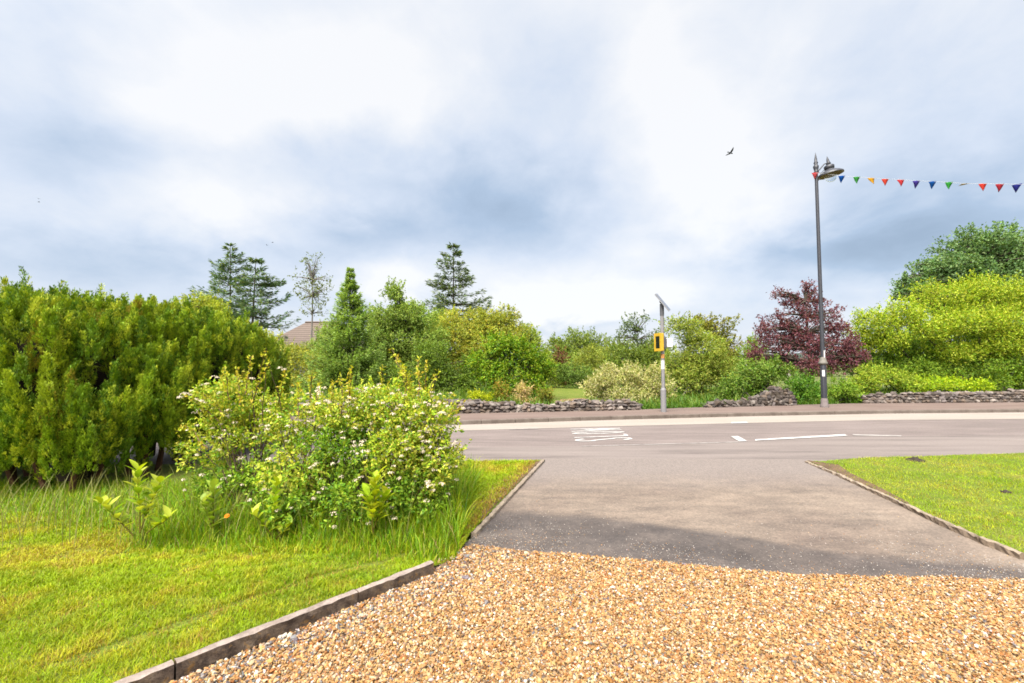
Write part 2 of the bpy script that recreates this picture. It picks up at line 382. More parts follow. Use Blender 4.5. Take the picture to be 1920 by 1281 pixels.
# the word SLOW, read by drivers heading left: S nearest, letter tops to the left
tl = G(1078, 829.5)[:2]; br_ = G(1196, 829.5)[:2]; Y0 = tl[1]
x_top, x_bot = tl[0], br_[0] + .02
slope = .21
def LT(u, v):                                # u: across the word 0..4, v: 0 base .. 1 top
    x = x_bot + (x_top - x_bot) * v; return (x + .03 * u, Y0 + .02 + u * .455 + (x - x_top) * slope)
letters = {
    'S': [curve(lambda a: LT(.36 + .28 * math.cos(a), .76 + .20 * math.sin(a)), .35, math.pi * 1.05, 14) +
          curve(lambda q: LT(.08 + .56 * q, .70 - .40 * (q + .22 * math.sin(2 * math.pi * q) * -.6)), .05, .95, 12) +
          curve(lambda a: LT(.36 + .28 * math.cos(a), .25 - .20 * math.sin(a)), -.1, math.pi * .9, 14)],
    'L': [[LT(1.14, .98), LT(1.14, .5), LT(1.14, .05)], [LT(1.10, .06), LT(1.4, .06), LT(1.68, .06)]],
    'O': [curve(lambda a: LT(2.36 + .27 * math.cos(a), .5 + .46 * math.sin(a)), 0, 2 * math.pi, 40)],
    'W': [[LT(3.02, .98), LT(3.12, .5), LT(3.2, .02)], [LT(3.2, .02), LT(3.3, .45), LT(3.38, .72)], [LT(3.38, .72), LT(3.46, .45), LT(3.56, .02)], [LT(3.56, .02), LT(3.66, .5), LT(3.74, .98)]]}
sw = MB()
for i, (k, strokes) in enumerate(letters.items()):
    for j, st in enumerate(strokes): ribbon(sw, st, .075, .0080 + .0012 * j)
sw.build('slow_lettering', M_paint, road)
def quadpx(name, m, px, z=.008):
    V = [G(x, y, 0) for x, y in px]; mb = MB(); V = np.array(V); V[:, 2] = z; mb.add(V, [[0, 1, 2, 3]]); return mb.build(name, m, road)
quadpx('painted_block', M_paint, [(1386, 828.5), (1401, 828), (1384, 818.5), (1370, 819)], .010)
quadpx('lane_line', M_paint, [(1416, 827.2), (1590, 817.8), (1583, 815.0), (1416, 824.6)], .010)
quadpx('lane_line', M_paint_worn, [(1600, 817.4), (1690, 819.0), (1690, 817.2), (1598, 814.9)], .010)
quadpx('lane_line', M_paint_worn, [(1090, 838.2), (1385, 830.2), (1385, 829.2), (1090, 837.2)], .010)
quadpx('lane_line', M_paint, [(1370, 794.8), (1403, 794.0), (1400, 791.8), (1372, 792.4)], .012)
quadpx('lane_line', M_paint_worn, [(955, 806.4), (1010, 804.7), (1008, 803.6), (955, 805.3)], .012)

# driveway and gravel
edge_top_px = [(812, 1088), (886, 1026), (1000, 1041), (1100, 1051), (1210, 1060), (1400, 1079), (1520, 1085), (1640, 1089), (1800, 1091), (1930, 1092)]
gravel_far = arc(edge_top_px); gravel_far[0] = np.array([-.47, 3.58])
gravel_far += [gravel_far[-1] + np.array([3.5, -.05])]
right_px = [(1512, 868), (1535, 878), (1570, 893), (1640, 926), (1700, 954), (1760, 984), (1840, 1020), (1920, 1052)]
left_px = [(888, 1008), (1019, 866)]
redge = arc(right_px); redge.append(redge[-1] + (redge[-1] - redge[-2]) * 6)
ledge = arc(left_px)
drive_poly = [ledge[0] + np.array([-.25, -.6]), ledge[0], ledge[1], ledge[1] + np.array([.02, .22])] + [redge[0] + np.array([.1, .22])] + redge + [np.array([6.5, 2.2])]
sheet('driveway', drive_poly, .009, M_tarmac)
A_, B_ = G(400, 1262)[:2], G(814, 1085)[:2]   # foot of the concrete edging beside the gravel
ed = (B_ - A_) / np.linalg.norm(B_ - A_); en = np.array([-ed[1], ed[0]])   # along, and towards the lawn
E0 = A_ - ed * 2.2; E1 = B_
gpoly = [E0, E1, E1 + en * .06, np.array([-.55, 3.5])] + gravel_far + [np.array([9, -1.5]), np.array([E0[0], -1.5])]
def gz(x, y): return .014 + .030 * fbm(np.asarray(x) * 1.9, np.asarray(y) * 1.9, 5)
sheet('gravel_bed', gpoly, .014, M_gravel, zf=lambda x, y: gz(x, y), cell=.3)
rng = np.random.default_rng(11)
def icosa():
    p = (1 + 5 ** .5) / 2
    V = np.array([(-1, p, 0), (1, p, 0), (-1, -p, 0), (1, -p, 0), (0, -1, p), (0, 1, p), (0, -1, -p), (0, 1, -p), (p, 0, -1), (p, 0, 1), (-p, 0, -1), (-p, 0, 1)]) / math.hypot(1, p)
    F = np.array([(0, 11, 5), (0, 5, 1), (0, 1, 7), (0, 7, 10), (0, 10, 11), (1, 5, 9), (5, 11, 4), (11, 10, 2), (10, 7, 6), (7, 1, 8), (3, 9, 4), (3, 4, 2), (3, 2, 6), (3, 6, 8), (3, 8, 9), (4, 9, 5), (2, 4, 11), (6, 2, 10), (8, 6, 7), (9, 8, 1)])
    return V, F
ICO_V, ICO_F = icosa()
def rot_rand(rng, n, tilt=.6):
    a = rng.uniform(0, 2 * np.pi, n); b = rng.normal(0, tilt, n); c = rng.normal(0, tilt, n)
    z = np.zeros(n); o1 = np.ones(n)
    Rz = np.stack([np.cos(a), -np.sin(a), z, np.sin(a), np.cos(a), z, z, z, o1], 1).reshape(n, 3, 3)
    Rx = np.stack([o1, z, z, z, np.cos(b), -np.sin(b), z, np.sin(b), np.cos(b)], 1).reshape(n, 3, 3)
    Ry = np.stack([np.cos(c), z, np.sin(c), z, o1, z, -np.sin(c), z, np.cos(c)], 1).reshape(n, 3, 3)
    return Rx @ Ry @ Rz
def rocks(mb, rng, P, S, col, tilt=.6, jit=.22):
    """angular stones: P (n,3) centres, S (n,3) radii, col (n,3)"""
    n = len(P)
    V = ICO_V[None] * (1 + rng.normal(0, jit, (n, 12, 1))) * S[:, None]
    V = np.einsum('nij,nkj->nki', rot_rand(rng, n, tilt), V) + P[:, None]
    F = (ICO_F[None] + 12 * np.arange(n)[:, None, None]).reshape(-1, 3)
    mb.add(V.reshape(-1, 3), F, np.repeat(col, 12, axis=0))
def far_y(x): return interp_line(gravel_far, x)
def gravel_cols(rng, n, grey):
    pal = np.array([(.50, .27, .09), (.60, .38, .16), (.68, .52, .32), (.80, .72, .62), (.36, .15, .035), (.20, .125, .07), (.20, .19, .19), (.55, .32, .12)])
    w = np.array([.27, .27, .16, .04, .12, .08, .03, .12])
    k = rng.choice(8, n, p=w / w.sum()); k = np.where(rng.random(n) < grey, rng.choice([6, 6, 5, 3], n), k)
    return np.clip(pal[k] * np.array((.82, .775, .77)) * rng.uniform(.66, 1.14, (n, 1)) * rng.normal(1, .05, (n, 3)), .02, .85)
gs = MB()
n = 380000
x = rng.uniform(-2.6, 6.2, n); y = rng.uniform(1.2, 3.9, n)
keep = inside(gpoly, x, y) & (x > -y * 1.22 - .25) & (x < y * 1.22 + 1.5)
keep &= y < far_y(x) - .02 + .10 * (fbm(x * 4, y * 0, 3) - .45) + rng.normal(0, .012, n)
keep &= rng.random(n) < np.clip(3.6 / y ** 1.15, .5, 1.0)
x, y = x[keep], y[keep]; n = len(x)
de = (np.c_[x, y] - A_) @ -en
grey = np.clip(.5 - de * 1.2, .03, .4) * (rng.random(n) < .8)
r = np.clip(rng.lognormal(math.log(.0061), .28, n), .0030, .014) * np.where(rng.random(n) < np.clip(.25 - de * .5, 0, .2), 1.5, 1)
z = gz(x, y) + rng.uniform(-.002, .014, n)
rocks(gs, rng, np.c_[x, y, z], r[:, None] * np.c_[rng.uniform(.9, 1.5, n), rng.uniform(.7, 1.05, n), rng.uniform(.45, .8, n)], gravel_cols(rng, n, grey), .5)
# strays on the tarmac
n = 7000
x = rng.uniform(-.4, 5, n); y = far_y(x) + np.abs(rng.exponential(.38, n))
keep = (rng.random(n) < .3 + .7 * (fbm(x * 1.5, y * 1.5, 9) > .5)) & (y < 6.4) & inside(drive_poly, x, y); x, y = x[keep], y[keep]; n = len(x)
r = rng.uniform(.0013, .0042, n)
rocks(gs, rng, np.c_[x, y, .009 + r * .4], r[:, None] * np.c_[rng.uniform(.9, 1.4, n), rng.uniform(.7, 1, n), rng.uniform(.5, .8, n)], np.where(rng.random((n, 1)) < .7, np.array((.40, .36, .32)) * rng.uniform(.6, 1.2, (n, 1)), gravel_cols(rng, n, np.full(n, .1))))
tag(gs.build('gravel', M_pebble), 'loose tan and cream gravel covering the near end of the drive', 'gravel', kind='stuff')

# concrete edging slabs beside the gravel
def edging_slab(p, q, h, w, z0, m, name, label, group, seed, amp=.0022, normal_top=True):
    p = np.array(p); q = np.array(q); L = np.linalg.norm(q - p); d = (q - p) / L; nn = np.array([-d[1], d[0]])
    bm = bmesh.new(); nx, ny, nz_ = max(4, int(L / .04)), 3, max(3, int((h - z0) / .03))
    bmesh.ops.create_cube(bm, size=1)
    for a, k in ((0, nx), (1, ny), (2, nz_)):
        for i in range(1, k):
            co = [0, 0, 0]; co[a] = -.5 + i / k; no = [0, 0, 0]; no[a] = 1
            bmesh.ops.bisect_plane(bm, geom=bm.verts[:] + bm.edges[:] + bm.faces[:], plane_co=co, plane_no=no)
    rg = np.random.default_rng(seed)
    for v in bm.verts:
        c = v.co; edge = (abs(c.y) > .49) and c.z > .49
        jx, jy, jz = rg.normal(0, amp, 3)
        lo = fbm(np.array([c.x * L * 3]), np.array([c.z * 3 + seed]), seed)[0] - .5
        u = c.x * L; s_ = c.y * w + jy + lo * amp * 1.2; zc = z0 + (c.z + .5) * (h - z0) + jz * .7
        if edge: zc -= .003 + abs(jz); s_ *= .93
        v.co = (d[0] * u + nn[0] * s_, d[1] * u + nn[1] * s_, zc)
    me = bpy.data.meshes.new(name); bm.normal_update()
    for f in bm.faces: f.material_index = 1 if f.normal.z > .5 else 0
    bm.to_mesh(me); bm.free()
    for mm in m: me.materials.append(mm)
    o = bpy.data.objects.new(name, me); sc.collection.objects.link(o)
    o.location = ((p + q)[0] / 2, (p + q)[1] / 2, 0)
    return tag(o, label, 'edging', group)
J = G(674, 1146)[:2]; J = A_ + ed * ((J - A_) @ ed)
wv = en * .03
GE = 'concrete edging slabs between lawn and gravel'
edging_slab(J + wv, B_ + wv, .112, .055, -.05, [M_edgeface, M_edgetop], 'edging_slab', 'short concrete edging slab ending in the long grass by the drive', GE, 3)
edging_slab(J - ed * .915 + wv, J - ed * .008 + wv, .116, .055, -.05, [M_edgeface, M_edgetop], 'edging_slab', 'stained concrete edging slab running out of the bottom of the picture', GE, 4)
edging_slab(J - ed * 1.84 + wv, J - ed * .925 + wv, .116, .055, -.05, [M_edgeface, M_edgetop], 'edging_slab', 'concrete edging slab in the bottom edge of the picture, nearest the viewer', GE, 6)
# thin kerbs along both sides of the drive
lp = [ledge[0] + (ledge[1] - ledge[0]) * q for q in np.linspace(0, 1, 4)]
for i, lab in enumerate(['thin kerb strip beside the drive, next to the flowering bush', 'thin kerb strip in the middle of the left edge of the drive', 'thin kerb strip at the left corner where drive meets road']):
    edging_slab(lp[i], lp[i + 1] - (lp[i + 1] - lp[i]) * .01, .045, .05, -.04, [M_curb, M_curb], 'kerb_strip', lab, 'kerb strips along the left of the drive', 20 + i, .003)
labs = ['crumbled kerb piece at the right corner where drive meets road', 'low kerb piece half covered by soil, second from the road', 'low kerb piece, third from the road along the right lawn',
        'weathered kerb piece halfway along the right lawn', 'weathered kerb piece beside the lawn where the drive widens', 'weathered kerb piece next to a wet mark on the tarmac', 'kerb piece at the right edge of the picture beside the lawn']
for i in range(7):
    a, b = redge[i], redge[i + 1]
    edging_slab(a, b - (b - a) * .02, [.03, .04, .045, .05, .055, .06, .06][i], .045, -.04, [M_curb2, M_curb], 'kerb_strip', labs[i], 'kerb pieces along the right lawn', 30 + i, .006)

# lawns
def lz_left(x, y):
    x = np.asarray(x, float); y = np.asarray(y, float)
    u = np.clip((y - 2.85) / .75, 0, 1); u = u * u * (3 - 2 * u)
    return .098 * (1 - u) + .038 * u + .02 * (fbm(x * 1.1, y * 1.1, 2) - .5) * np.clip((-(x) - .2) * 1.0, 0, 1)
inner = en * .058
lawnL = [np.array([-14, -1.2]), E0 + inner + np.array([0, -.6]), E0 + inner, E1 + inner, np.array([-.43, 3.5]), ledge[0] - np.array([.03, 0]), ledge[1] - np.array([.03, 0]), ledge[1] - np.array([.04, .02])] + \
    [p - np.array([0, .02]) for p in near_edge[:2]][::-1] + [np.array([-14, near_edge[0][1] + 3.2])]
lawnL = [p for p in lawnL]
lawnL[-3] = near_edge[1] - np.array([0, .02]); lawnL[-2] = np.array([-14.0, float(np.interp(-14, [near_edge[0][0], near_edge[1][0]], [near_edge[0][1], near_edge[1][1]]))]); lawnL[-1] = np.array([-14.2, 2.0])
sheet('lawn', lawnL, .05, M_lawn, zf=lz_left, cell=.35)
def lz_right(x, y):
    x = np.asarray(x, float); y = np.asarray(y, float)
    return .02 + .045 * fbm(x * .7, y * .7, 8)
lawnR = [p + np.array([.012, .006]) for p in redge] + [np.array([30, redge[-1][1]]), np.array([30, float(interp_line(near_edge, 30))])] + [p - np.array([0, .01]) for p in near_edge[3:6][::-1]]
sheet('lawn', lawnR, .05, M_lawn, zf=lz_right, cell=.35)
# bare soil along the kerbs
soilR = [redge[0] + np.array([.02, .02]), redge[2] + np.array([.03, .02]), redge[3] + np.array([.03, 0.02]), redge[4] + np.array([.03, .02]), redge[4] + np.array([.08, .06]), redge[3] + np.array([.15, .09]), redge[2] + np.array([.2, .07]), redge[1] + np.array([.32, .04])]
sheet('soil_strip', soilR, .0, M_soil, zf=lambda x, y: lz_right(x, y) + .006, cell=.2)
soilL = [ledge[0] + np.array([-.04, .05]), ledge[1] + np.array([-.05, -.1]), ledge[1] + np.array([-.16, -.2]), ledge[0] + np.array([-.28, .6]), ledge[0] + np.array([-.2, .1])]
sheet('soil_strip', soilL, .0, M_soil, zf=lambda x, y: lz_left(x, y) + .006, cell=.2)
# garden ground behind the stone walls
sheet('garden_lawn', [at(1035, 700, 18)[:2], at(1095, 700, 18)[:2], at(1120, 700, 34)[:2], at(1010, 700, 34)[:2]], -.004, M_lawn)
sheet('garden_path', [at(1042, 700, 17.6)[:2], at(1088, 700, 17.8)[:2], at(1100, 700, 21)[:2], at(1052, 700, 20.2)[:2]], .004, two('ochre_path', (.20, .12, .05), (.30, .19, .09)))

# ------------------------------------------------------------------ grass
def blades(mb, rng, P, H, Wd, lean, C, segs=2, curl=1.0):
    n = len(P); a = rng.uniform(0, 2 * np.pi, n); L = np.c_[np.cos(a), np.sin(a), np.zeros(n)] * lean[:, None]
    b = a + np.pi / 2 + rng.normal(0, .5, n); S = np.c_[np.cos(b), np.sin(b), np.zeros(n)]
    ts = np.linspace(0, 1, segs + 1); V = []
    for t_ in ts[:-1]:
        c = P + np.c_[np.zeros((n, 2)), H * t_ * (1 - .25 * t_ * np.clip(lean, 0, 1))] + L * (H * t_ ** 1.8 * curl)[:, None]
        w = (Wd * (1 - .45 * t_) / 2)[:, None]; V += [c - S * w, c + S * w]
    V.append(P + np.c_[np.zeros((n, 2)), H * (1 - .3 * np.clip(lean, 0, 1))] + L * (H * curl)[:, None])
    V = np.stack(V, 1); k = V.shape[1]; base = k * np.arange(n)[:, None]
    Cn = np.repeat(C, k, axis=0)
    kk = mb.k
    q = [base + np.array([[2 * i, 2 * i + 1, 2 * i + 3, 2 * i + 2]]) for i in range(segs - 1)]
    tr = base + np.array([[k - 3, k - 2, k - 1]])
    mb.add(V.reshape(-1, 3), np.concatenate(q) if q else tr, Cn)
    if q: mb.l.append((tr + kk).ravel()); mb.n.append(np.full(n, 3)); mb.m.append(np.zeros(n))
KF = .36                                      # photographed colour -> albedo
def lawn_cols(rng, x, y, seed, dry=None):
    n = len(x)
    f = .6 * fbm(x * 2.3, y * 2.3, seed) + .4 * fbm(x * 8, y * 8, seed + 9); f2 = fbm(x * .8, y * .8, seed + 5)
    g1 = lin(178, 206, 14, KF); g2 = lin(222, 218, 48, KF); g3 = lin(118, 168, 10, KF); st = lin(226, 184, 82, KF)
    u = np.clip((f - .42) * 5 + rng.normal(0, .28, n), 0, 1)[:, None]; v = np.clip((.45 - f2) * 4 + rng.normal(0, .3, n), 0, 1)[:, None]
    c = g1 * (1 - u) + g2 * u; c = c * (.90 + .75 * fbm(x * 11, y * 11, seed + 3))[:, None]; c = c * (1 - .7 * v) + g3 * .7 * v
    s = rng.random(n) < (.04 + .20 * (f > .58) + (0 if dry is None else dry))
    c[s] = st * rng.uniform(.7, 1.1, (s.sum(), 1))
    return c * rng.uniform(.75, 1.2, (n, 1))
lw = MB(); rng = np.random.default_rng(5)
n = 420000
x = rng.uniform(-6.4, -.3, n); y = rng.uniform(1.75, 4.6, n)
keep = inside(lawnL, x, y) & (x > -y * 1.2 - .1) & (rng.random(n) < np.clip((2.5 / y) ** 1.3, 0, 1)); x, y = x[keep], y[keep]; n = len(x)
de = (np.c_[x, y] - A_) @ en
dry = .45 * np.exp(-((de - .40 - .05 * fbm(x * 2, y * 2, 4)) / .035) ** 2) * (fbm(x * 1.5, y * 1.5, 31) > .42)
H = rng.uniform(.016, .042, n) * (.35 + 1.35 * fbm(x * 9, y * 9, 3)) * np.where(dry > .15, .5, 1)
blades(lw, rng, np.c_[x, y, lz_left(x, y) - .004], H, rng.uniform(.0022, .0048, n) * np.clip(y / 2.2, 1, 2), rng.uniform(.2, 1.1, n), lawn_cols(rng, x, y, 12, dry), 2)
# patch of lawn between bush and drive
n = 60000; x = rng.uniform(-2.2, .5, n); y = rng.uniform(3.6, 7.0, n); keep = inside(lawnL, x, y); x, y = x[keep], y[keep]; n = len(x)
near = (np.c_[x, y] - ledge[0]) @ np.array([-(ledge[1] - ledge[0])[1], (ledge[1] - ledge[0])[0]]) / np.linalg.norm(ledge[1] - ledge[0])
keep = near > np.abs(rng.normal(0, .07, n)) + .02; x, y = x[keep], y[keep]; n = len(x)
blades(lw, rng, np.c_[x, y, lz_left(x, y) - .004], rng.uniform(.03, .06, n), rng.uniform(.006, .011, n), rng.uniform(.2, 1, n), lawn_cols(rng, x, y, 22, .75 * np.clip(1 - near[keep] / .3, 0, 1)), 2)
tag(lw.build('mown_grass', M_grass), 'short mown grass on the lawn left of the gravel', 'grass', kind='stuff')
lr = MB(); n = 340000
x = rng.uniform(3.3, 17, n); y = rng.uniform(1.6, 9, n)
keep = inside(lawnR, x, y) & (x < y * 1.2 + 1.8) & (rng.random(n) < np.clip((4.5 / y) ** 1.0, 0, 1)); x, y = x[keep], y[keep]; n = len(x)
k2 = ~(inside(soilR, x, y) & (rng.random(n) < .72)); x, y = x[k2], y[k2]; n = len(x)
blades(lr, rng, np.c_[x, y, lz_right(x, y) - .004], rng.uniform(.02, .042, n) * (.5 + 1.0 * fbm(x * 4, y * 4, 6)), rng.uniform(.003, .0065, n), rng.uniform(.2, 1.2, n), lawn_cols(rng, x, y, 17) * np.array((.88, .98, 1.0)), 2)
tag(lr.build('mown_grass', M_grass), 'short mown grass on the lawn right of the driveway', 'grass', kind='stuff')
lg = MB()
n = 70000
x = rng.uniform(-6.2, -.42, n); y = rng.uniform(3.3, 5.6, n)
front = 3.62 + .16 * (fbm(x * 1.4, x * 0, 14) - .5) + np.clip((-x - 2.9) * .36, 0, 1.0) - np.clip((x + 1.6) * .2, 0, .24)
d = y - front
keep = (d > rng.exponential(.16, n) - .10) & inside(lawnL, x, y) & (rng.random(n) < .35 + .65 * fbm(x * 3.5, y * 3.5, 19) * 1.3); x, y, d = x[keep], y[keep], d[keep]; n = len(x)
hh = np.clip(.085 + d * .42, .05, .34) * rng.uniform(.5, 1.25, n) * np.where(x > -3.2, 1.1, .40)
c1 = lin(152, 205, 16, KF) * 1.2; c2 = lin(202, 218, 44, KF) * 1.2; c3 = lin(98, 152, 18, KF) * 1.05
u = rng.random((n, 1)); c = np.where(u < .5, c1, np.where(u < .82, c2, c3)) * rng.uniform(.7, 1.2, (n, 1))
st = rng.random(n) < .05; c[st] = lin(215, 190, 120, KF)
blades(lg, rng, np.c_[x, y, lz_left(x, y) - .01], hh, rng.uniform(.003, .007, n), rng.uniform(.1, .75, n) * np.where(rng.random(n) < .15, 1.6, 1), c, 4)
# tall seed stalks
n = 420; x = rng.uniform(-4.6, -.5, n); y = rng.uniform(3.7, 4.7, n); k2 = inside(lawnL, x, y); x, y = x[k2], y[k2]; n = len(x)
blades(lg, rng, np.c_[x, y, lz_left(x, y)], rng.uniform(.3, .62, n), np.full(n, .005), rng.uniform(.1, .5, n), np.tile(lin(195, 195, 110, KF), (n, 1)) * rng.uniform(.7, 1.2, (n, 1)), 5)
tag(lg.build('long_grass', M_grass), 'long uncut grass round the foot of the flowering bush', 'grass', kind='stuff')

# ------------------------------------------------------------------ foliage generators
def leaves(mb, P, D, N, L, W, C, fold=.18):
    D = unit(D); S = np.cross(D, N); S = unit(S); N2 = np.cross(S, D)
    L = np.broadcast_to(L, (len(P),))[:, None]; W = np.broadcast_to(W, (len(P),))[:, None]
    m = P + D * L * .48 + N2 * (W * fold); t_ = P + D * L - N2 * W * fold * .6
    V = np.stack([P, m + S * W * .5, t_, m - S * W * .5], 1)
    mb.add(V.reshape(-1, 3), (4 * np.arange(len(P)))[:, None] + np.arange(4)[None], np.repeat(C, 4, axis=0))
def pal_cols(rng, pal, n, lo=.75, hi=1.25, k=KF):
    p = np.array([lin(*c, 1.0) for c in pal]) * k; a = p[rng.integers(0, len(p), n)]
    return a * rng.uniform(lo, hi, (n, 1)) * rng.normal(1, .04, (n, 3))
def crown(mb, rng, blobs, L, W, cov, pal, nsub=14, subr=.38, up=.45, droop=.15, shell=.55, kc=.5, flat=.85, fill=.22, lift=.5):
    tips = []
    for c, r in blobs:
        c = np.array(c); r = np.array(r); rm = r.mean()
        k = max(4, int(nsub * rng.uniform(.85, 1.2)))
        dirs = rnd_dirs(rng, k); dirs[:, 2] = dirs[:, 2] * .9 + .08
        cs = c + dirs * r * rng.uniform(.5, .86, (k, 1)); sr = subr * rm * rng.uniform(.65, 1.35, k)
        tips += list(cs)
        tot = 1.25 * cov * math.pi * r[0] * r[2] / (L * W * .5)
        w = sr ** 2; cnt = np.maximum(6, (tot * w / w.sum())).astype(int)
        tone = rng.uniform(.82, 1.18, k)
        m = int(tot * fill); q = c + rnd_dirs(rng, m) * r * .74 * rng.random((m, 1)) ** .4
        leaves(mb, q, rng.normal(0, 1, (m, 3)) - [0, 0, .2], unit(rng.normal(0, .6, (m, 3)) + [0, 0, .5]), L * rng.uniform(.9, 1.5, m), W * rng.uniform(.9, 1.5, m), pal_cols(rng, pal, m, k=kc))
        for j in range(k):
            m = cnt[j]; dd = rnd_dirs(rng, m)
            q = cs[j] + dd * sr[j] * np.array([1.12, 1.12, flat]) * (shell + (1.08 - shell) * rng.random((m, 1)) ** .6)
            # two thirds of the leaves sit on short shoots that reach out and up from the clump
            ns = max(2, int(m * .66 / 11)); sd = rnd_dirs(rng, ns); so_ = unit((cs[j] + sd * sr[j] - c) / r)
            sb = cs[j] + sd * sr[j] * np.array([1.1, 1.1, flat]) * rng.uniform(.45, .98, (ns, 1))
            sv = unit(sd * .55 + so_ * .5 + rng.normal(0, .35, (ns, 3)) + np.array([0, 0, lift])); sl_ = np.clip(rng.lognormal(math.log(3.0 * L), .35, ns), 1.2 * L, 7 * L) * (.6 + .4 * min(1.6, sr[j] / (5 * L)))
            w_ = rng.random(m) < .66; kk = rng.integers(0, ns, m); tt_ = rng.random((m, 1))
            q = np.where(w_[:, None], sb[kk] + sv[kk] * sl_[kk][:, None] * tt_ + rng.normal(0, .28 * L, (m, 3)) * (1.1 - .7 * tt_), q)
            out = unit((q - c) / r)
            D = dd * .5 + rng.normal(0, .55, (m, 3)) + out * .35; D[:, 2] -= droop; D = np.where(w_[:, None], sv[kk] * .75 + rng.normal(0, .55, (m, 3)), D)
            N = out * .5 + rng.normal(0, .55, (m, 3)); N[:, 2] += up
            leaves(mb, q, D, unit(N), L * rng.uniform(.65, 1.25, m), W * rng.uniform(.7, 1.2, m), pal_cols(rng, pal, m, k=kc) * tone[j])
    return np.array(tips)
def bend(a, b, rng, k=5, sag=.08):
    a = np.array(a, float); b = np.array(b, float); t_ = np.linspace(0, 1, k)[:, None]; L = np.linalg.norm(b - a)
    P = a + (b - a) * t_; P += rng.normal(0, sag * L * .35, (k, 3)) * np.sin(np.pi * t_); P[:, 2] += (sag * L * np.sin(np.pi * t_[:, 0]))
    return P
BARK = (.10, .085, .065)
def px_blobs(bl, d, depth=.85):
    out = []
    for b in bl:
        dd = d + (b[4] if len(b) > 4 else 0); c = at(b[0], b[1], dd); s = dd / FPX
        out.append((c, (b[2] * s, b[2] * s * depth, b[3] * s)))
    return out
def plant(name, label, cat, d, bl, pal, L=.12, W=.07, cov=3.0, nsub=14, subr=.38, base_px=None, trunks=1, tr=None, group=None, seed=1, woody='trunk', leafy='crown', up=.45, droop=.15, z0=-.03, bark=BARK, extra_limbs=1.0, shell=.55, kc=np.array((.75, .66, .50)), flat=.85, fill=.16, lift=.5):
    rng = np.random.default_rng(seed); L, W = L * .74, W * .70
    bs = px_blobs(bl, d)
    bx = at(base_px if base_px else np.mean([b[0] for b in bl]), 640, d)[0]
    org = np.array([bx, d, z0]); root = empty(name, org, label, cat, group)
    mb = MB(); tips = crown(mb, rng, bs, L, W, cov, pal, nsub, subr, up, droop, shell, kc, flat, fill, lift)
    top = max(c[2] for c, r in bs); low = min(c[2] - r[2] for c, r in bs); H = top + .1
    wb = MB(); tr_ = tr if tr else max(.03, .022 * H)
    forks = []
    for k in range(trunks):
        o_ = np.array([rng.normal(0, .12 * trunks), rng.normal(0, .1 * trunks), 0]) if trunks > 1 else np.zeros(3)
        c = bs[k % len(bs)][0] if trunks > 1 else np.mean([b[0] for b in bs], axis=0)
        tp = np.array([c[0], c[1], max(H * .86, .3)]) if trunks == 1 else np.array(c)
        P = bend(org + o_, tp, rng, 7, .02); wb.tube(P, np.linspace(tr_, tr_ * .25, 7), 7, np.array(bark)); forks.append(P)
    F = np.concatenate([f[2:] for f in forks])
    for tpt in tips:
        if rng.random() > extra_limbs: continue
        dz = F[:, 2] - tpt[2] + .25 * np.linalg.norm(F[:, :2] - tpt[:2], axis=1)
        a = F[np.argmin(np.abs(dz) + .5 * np.linalg.norm(F - tpt, axis=1))]
        wb.tube(bend(a, tpt, rng, 4, .06), np.linspace(tr_ * .35, tr_ * .08, 4), 4, np.array(bark))
    mb.build(leafy, M_leaf, root, org); wb.build(woody, M_bark, root, org)
    return root
